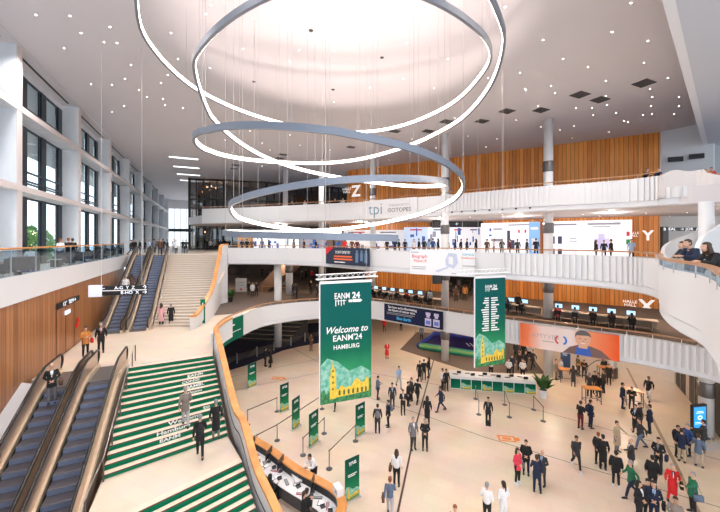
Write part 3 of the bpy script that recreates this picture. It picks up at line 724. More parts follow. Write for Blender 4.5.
for x,y in ((311,31),(382,58),(333,90),(254,82),(443,2)):
    p = P(x,y,ZC-.03); q = MB(); q.lathe([(.10,0),(.12,.03)],(0,0,0),12); tag(q.obj('ceiling_rose', DARK, loc=(p.x,p.y,ZC-.032)),'small dark ceiling rose of a hanging cable','ceiling rose','ceiling roses over the light spirals')
# ================================================================= recessed ceiling lights and vents
q = MB(); q.lathe([(.026,-.012),(.036,-.002)],(0,0,0),10); dm = q.mesh('downlight', SPOTEM)
dl = [(36,15),(70,16),(81,33),(110,27),(104,42),(117,43),(64,48),(131,65),(125,79),(91,84),(112,85),(139,90),(147,97),(124,106),(168,75),(178,59),(161,83),(112,112),(163,99),(165,105),(183,108),(211,5),(206,14),(171,33),(195,73),(210,68),
 (324,14),(359,35),(335,51),(299,50),(334,102),(407,43),(417,10),(370,88),(403,79),(448,59),(243,49),(290,61),(434,88),(488,78),(520,73),(543,40),(563,59),(588,67),(606,81),(612,32),(648,41),(644,63),(631,3),(668,78),(650,89),(679,97),(651,106),(679,106),(674,114),(652,114),(606,96),(592,108),(525,89),(526,90),(551,86),(576,108),(607,105),(616,113),(624,121),(628,122),(643,115),(505,7),(538,106),(555,93),(574,126),(609,132),(516,120),(497,139),(541,127),(572,138),(593,115),(652,97),(486,147),(560,130),(468,136),(455,118),(436,148),(412,139),(402,150),(389,160),(362,165),(330,150),(322,160),(300,145),(290,135),(270,150),(262,143),(250,131),(244,122),(225,140),(214,150),(232,152),(246,158),(262,166),(280,166)]
for x,y in dl:
    p = P(x,y,ZC); 
    if p.y > 75: continue
    o = bpy.data.objects.new('downlight', dm); COL.objects.link(o); o.location = (p.x,p.y,ZC); o.scale = (1.1,1.1,1)
    tag(o,'tiny bright recessed downlight in the high hall ceiling','downlight','downlights of the hall ceiling')
for x,y in ((500,212.5),(516,217),(552,216),(583,214.5),(600,216),(629,218.5),(633,218.5),(646,213.3),(670,216),(687,212.5),(540,219),(470,217)):
    p = P(x,y,14.4)
    o = bpy.data.objects.new('downlight', dm); COL.objects.link(o); o.location = (p.x,p.y,14.38)
    tag(o,'tiny bright downlight in the soffit under the top balcony','downlight','downlights under the top balcony')
vm = {}
for x,y,s in ((644,83,1.05),(580,94.5,1),(600,99.5,1),(541,110,.95),(507,111,.95),(482,121,.9),(447,121.5,.95),(428,131,.85),(395,131,.85),(383,139.5,.8),(351,147,.75),(283,154.5,.9),(280,158,.8),(236,165,.95),(234,168.5,.9)):
    p = P(x,y,ZC); q = MB(); q.box((0,0,-.02),(1.15*s,.85*s,.04),mi=0)
    for k in range(-3,4): q.box((k*.155*s,0,-.045),(.03,.85*s,.02),mi=1)
    tag(q.obj('ceiling_vent',[mat('vent_grey',(.10,.095,.10),.7),DARK],loc=(p.x,p.y,ZC),rz=.42),'dark square air vent in the grey hall ceiling','air vent','square vents of the hall ceiling')
# long dark joint by the window wall
q = MB()
for k in range(9): ubox(q,-9.95,-9.80,FT[k]+1.2,FT[k+1]-.3,ZC-.01,ZC+.05)
struct(q.obj('trim_3', BLACK))
q = MB(); ubox(q,-9.25,-9.22,-4,100,ZC-.04,ZC); struct(q.obj('trim_4', mat('ceiling_edge',(.6,.6,.62),.6)))
for k in range(4):
    q = MB(); ubox(q,-4.5,-1.2,48+k*6,48.5+k*6,ZC-.05,ZC-.01); tag(q.obj('ceiling_light', mat('cool_panel',(.9,.97,1),.5,0,2.2)),'white ceiling strip light beside the dark glazed tower, %s from the top of the picture'%('first','second','third','fourth')[k],'light','strip lights beside the dark tower')

# ================================================================= camera, daylight, lamps
cam = bpy.data.cameras.new('camera'); co = bpy.data.objects.new('camera', cam); COL.objects.link(co)
co.location = (0,0,12); co.rotation_euler = (PI/2,0,0); cam.sensor_width = 36; cam.lens = 36*F/720; cam.shift_y = -16/720; cam.clip_end = 400; cam.clip_start = .05
S.camera = co
w = bpy.data.worlds.new('day'); S.world = w; w.use_nodes = True; nt = w.node_tree
bg = nt.nodes['Background']; sky = nt.nodes.new('ShaderNodeTexSky'); sky.sky_type = 'HOSEK_WILKIE'; sky.turbidity = 6; sky.sun_direction = (.3,-.6,.7); sky.ground_albedo = .5
mx = nt.nodes.new('ShaderNodeMix'); mx.data_type = 'RGBA'; mx.inputs['Factor'].default_value = .75; mx.inputs['B'].default_value = (.86,.93,1.0,1)
nt.links.new(sky.outputs[0], mx.inputs['A']); nt.links.new(mx.outputs['Result'], bg.inputs['Color']); bg.inputs['Strength'].default_value = 3.0
KL = .46
def lamp(kind, loc, e, col=(1,.9,.8), size=.3, rot=None, angle=None, blend=.3, name='lamp_light'):
    l = bpy.data.lights.new(name, kind); l.energy = e*KL; l.color = col
    if kind == 'SPOT': l.spot_size = math.radians(angle); l.spot_blend = blend; l.shadow_soft_size = size
    elif kind == 'POINT': l.shadow_soft_size = size
    elif kind == 'AREA': l.size = size
    o = bpy.data.objects.new(name, l); COL.objects.link(o); o.location = loc
    if rot: o.rotation_euler = rot
    return o
for x,y in ((-6,8),(3,9),(12,12),(-10,18),(0,20),(9,20),(16,22),(-8,29),(2,30),(-14,38),(-4,40),(-20,34),(-14.5,11),(-17,18)):
    lamp('SPOT',(x,y,ZC-.1),5200,(1,.94,.89),.25,None,150,.6)
# unseen spot added to throw the bright disc on the ceiling above the spirals
lamp('SPOT',(-.7,17.4,10.6),15000,(1,.82,.74),.9,(PI,0,0),73.5,.04)
# under the balconies
for x,y,z,e in ((-12,48,14,700),(0,44,14,700),(9,37,14,700),(16,33,14,700),(22,29,14,700),(28,24,14,500)):
    lamp('POINT',(x,y,z),e,(1,.93,.86),.12)
for x,y,z,e in ((3,40,9,420),(8,36,9,420),(14,33,9,500),(19,30,9,500),(24,26,9,420),(-10,42,9,300),(-16,46,9,300),(-2,42,9,250)):
    lamp('POINT',(x,y,z),e*2.2,(1,.80,.62),.12)
for x,y,z,e in ((5,36,3.9,420),(11,31,3.9,520),(16,27.5,3.9,520),(20,25,3.9,520),(23,21,3.9,350),(8,42,3.9,300),(18,36,3.9,400),(25,30,3.9,300),(-4,38,3.9,150)):
    lamp('POINT',(x,y,z),e*1.5,(1,.80,.62),.12)
for x,y,z in ((-25,60.5,20),(-25,60.5,13),(-22,60,17.5)): lamp('POINT',(x,y,z),500,(1,.75,.5),.2)
sl = bpy.data.lights.new('daylight','SUN'); sl.energy = 2.6; sl.angle = math.radians(100); sl.color = (.90,.95,1)
so = bpy.data.objects.new('daylight', sl); COL.objects.link(so); so.rotation_euler = Vector((.908,.30,-.42)).to_track_quat('-Z','Y').to_euler(); so.location = U(-30,30,30)
S.view_settings.view_transform = 'Standard'; S.view_settings.look = 'None'; S.view_settings.exposure = -.02; S.view_settings.gamma = 1
S.view_settings.use_curve_mapping = False
S.cycles.use_denoising = True
S.cycles.max_bounces = 6; S.cycles.diffuse_bounces = 4; S.cycles.glossy_bounces = 2; S.cycles.transparent_max_bounces = 12
S.cycles.sample_clamp_indirect = 6
# ================================================================= banners and screens
def along(name, label, cat, L, R, z0, z1, m, th=.06, out=0., group=None):
    "flat panel between two plan points, facing the hall; local x runs left to right, local z up"
    L = Vector((L.x,L.y,0)); R = Vector((R.x,R.y,0)); t = R-L; w_ = t.length; rz = math.atan2(t.y,t.x); n_ = Vector((t.y,-t.x,0)).normalized()*out
    c = (L+R)/2+n_; c.z = z0
    t_ = thing(name, label, cat, c, rz, group)
    q = MB(); q.box((0,0,(z1-z0)/2),(w_,th,z1-z0)); p = q.obj('panel', m, t_)
    return t_, w_, z1-z0, p
def art_city(parent, w_, h, y, hh=None):
    "generic painted skyline: pale sky patch, green treetops, yellow brick tower and arcaded hall"
    hh = hh or h*.34
    YL = noisy('print_yellow',(.75,.48,.03),(.90,.66,.08),6/w_,.5); GN = noisy('print_leaf',(.01,.13,.05),(.06,.32,.10),5/w_,.5); SK = noisy('print_pale_sky',(.35,.62,.52),(.06,.40,.27),3/w_,.5); DK = mat('print_dark',(.10,.12,.02),.5)
    q = MB(); X = lambda a: (a-.5)*w_*.985
    q.plate([(X(0),hh*.18),(X(1),hh*.22),(X(1),hh*.62),(X(.8),hh*.78),(X(.55),hh*.7),(X(.32),hh*.95),(X(.12),hh*1.05),(X(0),hh*.9)], y, y-.004, 0)
    q.plate([(X(0),.01),(X(1),.01),(X(1),hh*.5),(X(.93),hh*.42),(X(.9),hh*.5),(X(.82),hh*.36),(X(.7),hh*.3),(X(.5),hh*.2),(X(.3),hh*.2),(X(.2),hh*.33),(X(.1),hh*.22),(X(.06),hh*.35),(X(0),hh*.25)], y-.005, y-.009, 1)
    tw = [(X(.17),hh*.1),(X(.29),hh*.1),(X(.29),hh*.64),(X(.275),hh*.68),(X(.275),hh*.78),(X(.25),hh*.82),(X(.23),hh*1.0),(X(.21),hh*.82),(X(.185),hh*.78),(X(.185),hh*.68),(X(.17),hh*.64)]
    q.plate(tw, y-.010, y-.014, 2)
    q.plate([(X(.29),hh*.12),(X(.95),hh*.16),(X(.95),hh*.46),(X(.9),hh*.5),(X(.86),hh*.40),(X(.8),hh*.38),(X(.76),hh*.46),(X(.7),hh*.50),(X(.64),hh*.44),(X(.6),hh*.34),(X(.45),hh*.32),(X(.4),hh*.40),(X(.34),hh*.30),(X(.29),hh*.32)], y-.010, y-.014, 2)
    for a in (.36,.45,.54,.63,.72,.81,.89): q.plate([(X(a-.02),hh*.16),(X(a+.02),hh*.16),(X(a+.02),hh*.25),(X(a),hh*.29),(X(a-.02),hh*.25)], y-.0145, y-.0165, 3)
    for z_ in (.3,.45,.58,.72): q.plate([(X(.215),hh*z_),(X(.245),hh*z_),(X(.245),hh*(z_+.05)),(X(.215),hh*(z_+.05))], y-.0145, y-.0165, 3)
    return q.obj('printed_picture',[SK,GN,YL,DK],parent)
def logo24(parent, x, z, s, y):
    o = text("EANM", s, LETW, parent, (x-s*.55,y,z+s*.42), name='lettering', sx=.72, bold=.01*s); text("24", s*1.05, LETW, parent, (x+s*1.2,y,z+s*.42), sx=.95, bold=.03*s)
    q = MB()
    for k in range(4): q.box((x-s*1.35+k*.34*s,y,z-s*.35+((k%2)*.06)*s),(.09*s,.006,(.75-.12*(k%2))*s))
    q.box((x-s*.7,y,z-.12*s),(s*1.3,.006,.07*s)); q.box((x+s*.5,y,z-.2*s),(s*.5,.006,.3*s)); q.box((x+s*1.25,y,z-.2*s),(s*.9,.006,.34*s)); q.plate([(x+s*1.7,z-.42*s),(x+s*2.0,z-.2*s),(x+s*1.7,z+.02*s)],y-.003,y+.003)
    q.obj('logo_mark', LETW, parent)
def big_banner(label, L, R, zt, zb, lines):
    h = zt-zb
    t, w_, h_, p = along('hanging_banner', label, 'banner', L, R, zb, zt, gradient('banner_print_%d'%int(h*10),[(0,(.01,.12,.04)),(.25,(.03,.28,.12)),(.42,(.005,.15,.08)),(.6,(.0,.10,.085)),(1,(.0,.088,.088))], h, .55, .16, scale=.8), .05)
    q = MB(); q.box((-w_/2-.035,0,h/2),(.05,.07,h)); q.obj('edge_strip', mat('edge_pale',(.75,.72,.78),.5), t)
    q = MB(); q.box((0,0,h+.06),(w_+.06,.1,.13)); q.obj('top_bar', WHITE2, t)
    q = MB()
    for x in (-w_*.4,w_*.4): q.tube([(x,0,h+.1),(x,0,ZC-zb)],.008,5)
    q.obj('suspension_wire', STEEL, t)
    art_city(t, w_, h, -.028, h*.36)
    for (tx, x, z, s, sx, sh) in lines:
        if tx == 'LOGO': logo24(t, x*w_, z*h, s, -.034)
        else: text(tx, s, LETW, t, (x*w_, -.032, z*h), sx=sx, shear=sh, bold=.012*s)
    return t, w_, h
BL_ = Q(320.3,405,17.0); BR_ = Q(371.2,393.5,17.95); 
big_banner('large green hanging banner reading Welcome to EANM 24 Hamburg', BL_, BR_, zz(284,17.0), zz(405,17.0),
   [('LOGO',0,.86,.44,1,0),('Welcome to',0,.605,.50,.92,.35),("EANM'24",0.02,.535,.44,.95,0),('HAMBURG',0,.46,.32,.95,0)])
BL2 = Q(475,367.5,19.9); BR2 = Q(505,363.5,20.6)
bt,bw,bh = big_banner('green hanging banner with two columns of small white sponsor lines', BL2, BR2, zz(278.5,19.9), zz(367.5,19.9), [('LOGO',0,.88,.27,1,0)])
q = MB(); rr = random.Random(3)
for k in range(15):
    z_ = bh*(.77-.026*k)
    wl_ = rr.uniform(.22,.55); q.box((-bw*.06-wl_*.5,-.034,z_),(wl_,.006,.075)); 
    wl_ = rr.uniform(.27,.64); 
    q.box((bw*.02+wl_*.5,-.034,z_-.01),(wl_,.006,.075))
q.obj('sponsor_lines', LETW, bt)
def truss(label, A_, B_):
    t = thing('lighting_truss', label, 'truss'); d = (B_-A_); n_ = max(4,int(d.length/.3)); r = d.normalized(); p = Vector((-r.y,r.x,0)).normalized()*.13
    q = MB()
    for o in (Vector((0,0,.13)),p-Vector((0,0,.11)),-p-Vector((0,0,.11))): q.tube([A_+o,B_+o],.028,6)
    q.obj('chord', WHITE2, t); q = MB(); c = [Vector((0,0,.13)),p-Vector((0,0,.11)),-p-Vector((0,0,.11))]
    for i in range(n_):
        a = A_.lerp(B_,i/n_); b_ = A_.lerp(B_,(i+1)/n_)
        for k in range(3): q.tube([a+c[k],b_+c[(k+1)%3]],.014,4)
    q.obj('lacing', WHITE2, t); q = MB()
    for f_ in (.1,.9): e = A_.lerp(B_,f_); q.tube([e+Vector((0,0,.13)),(e.x,e.y,ZC-.02)],.008,5)
    q.obj('suspension_wire', STEEL, t)
truss('white lighting truss above the large welcome banner', Q(316,277.5,17.1), Q(377,274,18.0))
truss('white lighting truss above the right green banner', Q(457,272.5,19.6), Q(508,270.5,20.7))
# screens and prints on the balcony fronts
def on_rim(name, label, cat, path, x0, x1, z0, z1, m, out=.16, th=.05, group=None):
    return along(name, label, cat, azhit(path,x0), azhit(path,x1), z0, z1, m, th, out, group)
def bars(parent, items, m, y, name='text_lines'):
    q = MB()
    for x,z,w_,h in items: q.box((x,y,z),(w_,.006,h))
    return q.obj(name, m, parent)
# top balcony
t,w_,h,_ = on_rim('logo_sign','large white logo sign reading tpi isotopes on the top balcony front','sign',C3,365,418,14.42,16.5,WHITE,.12)
TEAL = mat('teal_ink',(.10,.22,.32),.5); GINK = mat('grey_ink',(.08,.08,.1),.5)
text('tpi',1.9,TEAL,t,(-w_*.27,-.04,h*.5),sx=.95,bold=-.012); text('THERANOSTICS',.36,mat('pale_grey_ink',(.35,.35,.4),.5),t,(w_*.17,-.04,h*.66),sx=.95); text('ISOTOPES',.62,GINK,t,(w_*.18,-.04,h*.40),sx=1.05)
# middle balcony
t,w_,h,p = on_rim('wall_banner','dark blue banner with a red corner on the middle balcony front','banner',C2,328.5,372,9.75,11.3,mat('print_navy',(.015,.025,.06),.5),.3)
RED = mat('print_red',(.65,.01,.02),.5); ORG = mat('print_orange',(.85,.16,.04),.5); BLU = mat('print_cyan',(.05,.45,.85),.5)
q = MB(); q.plate([(-w_/2,h*.55),(-w_/2,h),(-w_*.30,h)],-.03,-.036); q.obj('corner_flash',RED,t)
text('SCINTOMETRY',.36,LETW,t,(-w_*.08,-.035,h*.72),sx=.85); bars(t,[(-w_*.08,h*.48,w_*.42,.13),(-w_*.08,h*.32,w_*.44,.13)],ORG,-.035); bars(t,[(-w_*.15,h*.14,w_*.26,.08)],LETW,-.035,'caption_line')
q = MB(); 
for k,x in enumerate((.24,.33,.42)): q.lathe([(.16,0),(.2,.3),(.14,.8)],(0,0,0),10); 
q = MB()
for k,x in enumerate((.24,.34,.43)): q.box((w_*x,-.034,h*(.45+.05*(k%2))),(w_*.06,.008,h*(.55-.1*(k%2)))); q.box((w_*x,-.034,h*.8),(w_*.04,.008,h*.12))
q.obj('product_picture',mat('print_steel_blue',(.12,.2,.32),.5),t)
t,w_,h,p = on_rim('wall_banner','white banner showing a scanner machine and red words on the middle balcony front','banner',C2,411.5,475.5,9.42,11.3,mat('print_white',(.78,.79,.82),.5),.3)
text('Biograph',.38,RED,t,(-w_*.34,-.035,h*.72),sx=.9); text('Vision.X',.34,RED,t,(-w_*.33,-.035,h*.54),sx=.9); bars(t,[(-w_*.42,h*.88,.6,.06),(-w_*.35,h*.30,1.1,.05),(-w_*.35,h*.22,1.0,.05)],GREY,-.035)
q = MB(); q.plate([(-w_*.04,h*.12),(w_*.12,h*.3),(w_*.12,h*.36),(-.1*w_,h*.16)],-.03,-.036,0); q.plate([(w_*.08,h*.38),(w_*.2,h*.28),(w_*.26,h*.5),(w_*.24,h*.85),(w_*.12,h*.88),(w_*.07,h*.6)],-.03,-.036,0); q.plate([(w_*.12,h*.46),(w_*.19,h*.42),(w_*.19,h*.72),(w_*.12,h*.74)],-.0365,-.04,1); q.obj('scanner_picture',[mat('print_pale_blue',(.52,.58,.72),.5),mat('print_white',(.78,.79,.82),.5)],t)
text('SIEMENS',.22,mat('print_petrol',(.05,.4,.5),.5),t,(w_*.41,-.035,h*.82)); text('Healthineers',.20,ORG,t,(w_*.41,-.035,h*.70)); bars(t,[(w_*.42,h*.4,.9,.06),(w_*.2,h*.1,.35,.05),(w_*.3,h*.1,.35,.05),(w_*.4,h*.1,.35,.05)],GREY,-.035,'caption_line')
# lowest balcony
t,w_,h,p = on_rim('wall_banner','dark purple banner with two medicine vials on the lowest balcony front','banner',C1,386,444.5,4.50,6.02,gradient('print_purple',[(0,(.015,.02,.06)),(.45,(.01,.012,.03)),(.7,(.12,.01,.07)),(1,(.02,.01,.04))],9.0,.5,.1,axis='X'),.28)
text('See how we\'re illuminating',.30,LETW,t,(-w_*.17,-.035,h*.84),sx=.92,bold=.004); text('the future of cancer care.',.30,LETW,t,(-w_*.18,-.035,h*.66),sx=.92,bold=.004)
bars(t,[(-w_*.2,h*.5,w_*.5,.05),(-w_*.22,h*.42,w_*.46,.05)],GREY,-.035); text('Blue Earth',.36,BLU,t,(-w_*.14,-.035,h*.22),sx=1.0,bold=.01)
q = MB()
for x in (.27,.40): q.box((w_*x,-.034,h*.3),(w_*.10,.008,h*.42)); q.box((w_*x,-.034,h*.62),(w_*.05,.008,h*.12)); q.box((w_*x,-.034,h*.76),(w_*.075,.008,h*.16))
q.obj('vial_picture',mat('print_lilac',(.55,.5,.72),.5),t); q = MB()
for x in (.27,.40): q.box((w_*x,-.0395,h*.28),(w_*.07,.004,h*.2))
q.obj('vial_label',mat('print_blue',(.1,.2,.6),.5),t)
t,w_,h,p = on_rim('wall_banner','orange and white banner with a smiling grey-haired man on the lowest balcony front','banner',C1,521,619,4.36,6.0,gradient('print_orange_fade',[(0,(.80,.16,.05)),(.10,(.80,.22,.10)),(.24,(.78,.60,.55)),(.55,(.76,.66,.64)),(.72,(.80,.28,.14)),(1,(.78,.10,.02))],1.0,.5,.08,axis='X'),.34)
# let the fade run over the banner's own width
m_ = MATS['print_orange_fade']; 
for nd in m_.node_tree.nodes:
    if nd.type=='MATH' and nd.operation=='DIVIDE': nd.inputs[1].default_value = w_
nt_ = m_.node_tree; dv_ = [nd for nd in nt_.nodes if nd.type=='MATH' and nd.operation=='DIVIDE'][0]; ad_ = nt_.nodes.new('ShaderNodeMath'); ad_.operation='ADD'; ad_.inputs[1].default_value=.5
tgt = [l.to_socket for l in dv_.outputs[0].links][0]; nt_.links.new(dv_.outputs[0],ad_.inputs[0]); nt_.links.new(ad_.outputs[0],tgt)
text('AMYVID',.46,mat('print_grey',(.35,.33,.36),.5),t,(-w_*.22,-.035,h*.56),sx=1.0,bold=-.006); bars(t,[(-w_*.19,h*.36,w_*.13,.05)],GREY,-.035)
def arcs(cx,cz,r,a0,a1,m,nm):
    q = MB(); n_=10; o=[];i_=[]
    for k in range(n_+1):
        a = math.radians(a0+(a1-a0)*k/n_); o.append((cx+r*math.cos(a),cz+r*math.sin(a))); i_.append((cx+r*.66*math.cos(a),cz+r*.66*math.sin(a)))
    for k in range(n_): q.plate([o[k],o[k+1],i_[k+1],i_[k]],-.03,-.036)
    q.obj(nm,m,t)
arcs(-w_*.06,h*.5,.34,115,245,mat('print_red_brown',(.6,.05,.02),.5),'logo_mark'); arcs(-w_*.05,h*.5,.34,-65,65,mat('print_royal',(.02,.16,.6),.5),'logo_mark')
hx = w_*.165
q = MB(); 
def ell(cx,cz,rx,rz_,n_=18,a0=0,a1=360): return [(cx+rx*math.cos(math.radians(a0+(a1-a0)*k/n_)),cz+rz_*math.sin(math.radians(a0+(a1-a0)*k/n_))) for k in range(n_)]
q.plate([(hx-1.15,.02),(hx+1.5,.02),(hx+1.0,h*.30),(hx+.45,h*.42),(hx-.25,h*.42),(hx-.75,h*.28)],-.028,-.034,0)
q.plate([(hx-.42,.02),(hx+.45,.02),(hx+.36,h*.38),(hx-.32,h*.40)],-.0345,-.038,1)
q.plate([(hx-.26,h*.3),(hx+.26,h*.3),(hx+.22,h*.5),(hx-.22,h*.5)],-.0385,-.041,2)
q.plate(ell(hx,h*.66,.42,.50),-.0415,-.045,2)
q.plate(ell(hx,h*.78,.44,.40,12,0,180)+[(hx-.44,h*.70),(hx-.34,h*.80),(hx+.3,h*.83)],-.0455,-.047,3)
q.plate(ell(hx-.16,h*.68,.07,.025,8),-.0475,-.049,3); q.plate(ell(hx+.14,h*.68,.07,.025,8),-.0475,-.049,3); q.plate(ell(hx,h*.50,.15,.03,8),-.0475,-.049,4); q.plate([(hx-.04,h*.57),(hx+.05,h*.57),(hx,h*.67)],-.0475,-.049,5)
q.obj('portrait_picture',[mat('print_brown_jacket',(.16,.09,.08),.5),mat('print_blue_shirt',(.02,.1,.45),.5),mat('print_skin',(.66,.36,.24),.5),mat('print_grey_hair',(.10,.09,.09),.5),mat('print_teeth',(.8,.7,.65),.5),mat('print_skin_shade',(.5,.24,.15),.5)],t)
# long green print on the inner side of the bend, left
seg = [p for p in C1 if 217.5 < 360+F*p.x/p.y < 243 and p.y < 27]
q = MB(); q.sweep(seg,[(.04,4.3),(.04,6.0),(.02,6.0),(.02,4.3)]); gpn = tag(q.obj('wall_banner',gradient('print_green_dark',[(0,(.0,.10,.055)),(1,(.0,.13,.075))],8,.5)),'dark green print on the inner left bend of the lowest balcony','banner')
q = MB(); q.sweep([p for p in seg if 21.9<p.y<25.4],[(.05,5.45),(.05,5.55),(.045,5.55),(.045,5.45)]); q.obj('text_lines',LETW,gpn)
q = MB(); q.sweep([p for p in seg if 21.6<p.y<26.3],[(.05,4.95),(.05,5.0),(.045,5.0),(.045,4.95)]); q.obj('text_lines',LETW,gpn)
# hall letters on the wooden walls
def wall_letter(ch, px, z, s, small, dx):
    p = azhit([WA-wd*30,WB+wd*10],px); n_ = Vector((wd.y,-wd.x,0))*.05
    t = thing('hall_letter','large white hall letter %s on the wooden wall'%ch,'sign',(p.x+n_.x,p.y+n_.y,z),wrz)
    HL = mat('hall_letter_added_glow',(.9,.9,.9),.5,0,.7)  # emission added so the letters stand out bright on the wall
    text(ch,s,HL,t,(0,0,0),sx=1.0,name='letter',bold=.02*s); 
    for k,w0 in enumerate(small): text(w0,s*.24,HL,t,(-dx,0,s*(.22-.2*k)),name='small_words')
wall_letter('Z',356,zz(190.5,48.6),2.3,('HALLE','HALL'),1.6)
wall_letter('Y',647.8,zz(236,33.2),1.35,('HALLE','HALL'),1.15)
wall_letter('X',646.5,zz(306,33.2),1.7,('HALLE','HALL'),1.3)
# hanging direction sign
L_ = Q(89.5,290,17.6); R_ = Q(147.5,290,18.2)
t,w_,h,p = along('direction_sign','hanging black direction sign with white arrows above the landing','sign',L_,R_,zz(295,17.9),zz(285.5,17.9),BLACK,.12)
q = MB(); q.box((-w_/2+.3,-.02,h/2),(.62,.16,h+.1)); q.obj('white_end_box',mat('sign_white_box',(.75,.78,.85),.4,0,.25),t); q = MB(); q.box((.3,-.065,h*.5),(w_-.62,.01,.05)); q.obj('divider',LETW,t)
SGN = mat('sign_letters_lit',(.85,.9,1),.5,0,.8)
text('\u2190',.3,SGN,t,(-w_*.27,-.07,h*.75)); text('A-G  Y  Z',.24,SGN,t,(.3,-.07,h*.76)); text('\u2191',.3,SGN,t,(w_*.46,-.07,h*.75)); text('B-HO  X',.24,SGN,t,(.55,-.07,h*.24)); text('\u2192',.3,SGN,t,(w_*.46,-.07,h*.24))
q = MB(); 
for x in (-w_*.3,w_*.4): q.tube([(x,0,h),(x,0,ZC-p.parent.location.z)],.008,5)
q.obj('suspension_wire',STEEL,t)
# sign, screen and call point on the oak wall
def on_left(px,z):   # point on the oak wall seen at column px
    k=(px-360)/F
    # U(-7.72,s): x=.908u-.418s ; y=.418u+.908s
    u=-7.83; s=(k*.418*u-.908*u)/(-.418-k*.908); p=U(u,s,z); return p
def zleft(px,py): p=on_left(px,0); return 12+(240-py)*p.y/F
A_=on_left(56.5,0); B_=on_left(78.5,0)
t,w_,h,p=along('direction_sign','black direction sign slanting in perspective on the oak wall','sign',A_,B_,zleft(56,310),zleft(56,304.5),BLACK,.06,.03)
text('12\u00b0  TEM\u2192',.34,SGN,t,(0,-.04,h/2),sx=1.3)
A_=on_left(64.5,0); B_=on_left(69.5,0)
t,w_,h,p=along('wall_display','small white display plate under the black sign on the oak wall','display',A_,B_,zleft(67,314),zleft(67,310),mat('plate_white',(.8,.85,.95),.4,0,.5),.05,.03)
A_=on_left(56,0); B_=on_left(74,0)
q=MB(); tt=(B_-A_); L0=tt.length; q.box((L0/2,0,1.6),(.02,.02,3.2)); q.box((0,0,1.6),(.02,.02,3.2)); q.box((L0/2*1.0,0,3.2),(L0,.02,.02)); q.box((L0,0,1.6),(.02,.02,3.2))
struct(q.obj('door_7',NOSE,loc=(A_.x+.02,A_.y,5.2),rz=math.atan2(tt.y,tt.x)))
for px,py,m in ((77.5,320,'white'),(77,325,'red')):
    p=on_left(px,zleft(px,py)); q=MB(); q.box((0,0,0),(.28,.05,.28)); q.box((0,-.03,0),(.16,.02,.16),mi=1)
    tag(q.obj('safety_sign',[mat('sign_red',(.7,.02,.02),.5),LETW],loc=p+Vector((.05,-.02,0)),rz=math.atan2(.908,-.418)+PI),'small %s safety sign on the oak wall'%('red' if m=='red' else 'upper red and white'),'sign')

# ================================================================= roll-up banners
def rollup(x0,y0,x1,y1,lab,h=1.95):
    L=P(x0,y0,0); R=P(x1,y1,0); t,w_,hh,p=along('roll_up_banner',lab,'banner',L,R,.06,h,gradient('rollup_print',[(0,(.01,.12,.05)),(.3,(.01,.20,.08)),(.55,(.0,.12,.055)),(1,(.0,.06,.045))],1.9,.5,.12,scale=2),.02,group='green roll-up banners on the hall floor')
    q=MB(); q.box((0,0,-.02),(w_+.06,.24,.08)); q.obj('base',ALU,t)
    q=MB(); q.tube([(0,.03,0),(0,.03,hh)],.012,6); q.obj('pole',ALU,t)
    logo24(t,0,hh*.86,.12,-.014)
    bars(t,[(0,hh*.60,w_*.62,.035),(-.03,hh*.56,w_*.5,.035)],LETW,-.014); art_city(t,w_,hh,-.012,hh*.32)
for a in ((247.7,389,256.3,385.5,'green roll-up banner furthest away on the left of the hall floor'),(280,413.3,288.6,409.5,'green roll-up banner beside the belt barrier, second from the left'),(292,431.3,299.6,425,'green roll-up banner in the gap of the long belt, third from the left'),(309,448.5,318.2,440.8,'green roll-up banner at the curved desk, fourth from the left'),(355.6,437.6,364.8,432.6,'green roll-up banner under the large welcome banner, standing to the right'),(345,503.5,359.2,495.8,'nearest green roll-up banner beside the end of the reception desk')):
    rollup(*a)

# ================================================================= belt barriers
def post(p):
    t=thing('barrier_post','','barrier post',p,0,'chrome belt barrier posts')
    q=MB(); q.lathe([(.17,0),(.17,.015),(.10,.035),(.03,.05)],(0,0,0),18); q.obj('base',CHAR,t)
    q=MB(); q.lathe([(.028,.04),(.028,.90),(.038,.91),(.038,1.0),(.03,1.01)],(0,0,0),10); q.obj('pole',mat('post_metal',(.22,.22,.23),.35,.7),t,smooth=False)
    return t
pp=post((0,0,0)); first=True
BELT=mat('belt_black',(.01,.012,.012),.7)
def barrier(pxs, lab):
    global first
    pts=[P(x,y,0) for x,y in pxs]
    for i,p in enumerate(pts):
        l='%s of the barrier %s'%(('left post','right post','third post')[i] if len(pts)>1 else 'post',lab)
        if first: pp.location=p; pp['label']=l; first=False
        else: dup(pp,p,0,l)
    for i in range(len(pts)-1):
        a=pts[i]+Vector((0,0,.955)); b_=pts[i+1]+Vector((0,0,.955)); q=MB(); d=(b_-a); n_=Vector((-d.y,d.x,0)).normalized()*.004; h_=Vector((0,0,.028))
        a=a+d.normalized()*.035; b_=b_-d.normalized()*.035
        q.add([a-h_-n_,a-h_+n_,a+h_+n_,a+h_-n_,b_-h_-n_,b_-h_+n_,b_+h_+n_,b_+h_-n_],[(0,1,2,3),(4,7,6,5),(0,4,5,1),(3,2,6,7),(0,3,7,4),(1,5,6,2)])
        tag(q.obj('barrier_belt',BELT),'black belt stretched between posts, %s%s'%(lab,' (far part)' if i else ''),'belt')
barrier([(247.6,425),(277,411.5)],'left of the second roll-up banner')
barrier([(257,452),(277.2,440.6),(322,409)],'running diagonally behind the third roll-up banner')
barrier([(303,455.3),(324.2,433.6)],'around the fourth roll-up banner')
barrier([(329.2,469),(355.5,441.2)],'leading to the roll-up banner under the large banner')
barrier([(475.6,399),(478.8,414.5)],'directly before the middle of the white desk')
barrier([(504.6,404.8),(509.4,417.2)],'before the right half of the white desk')
barrier([(533.7,409.8),(543.2,421.2)],'right of the white desk near the palm')
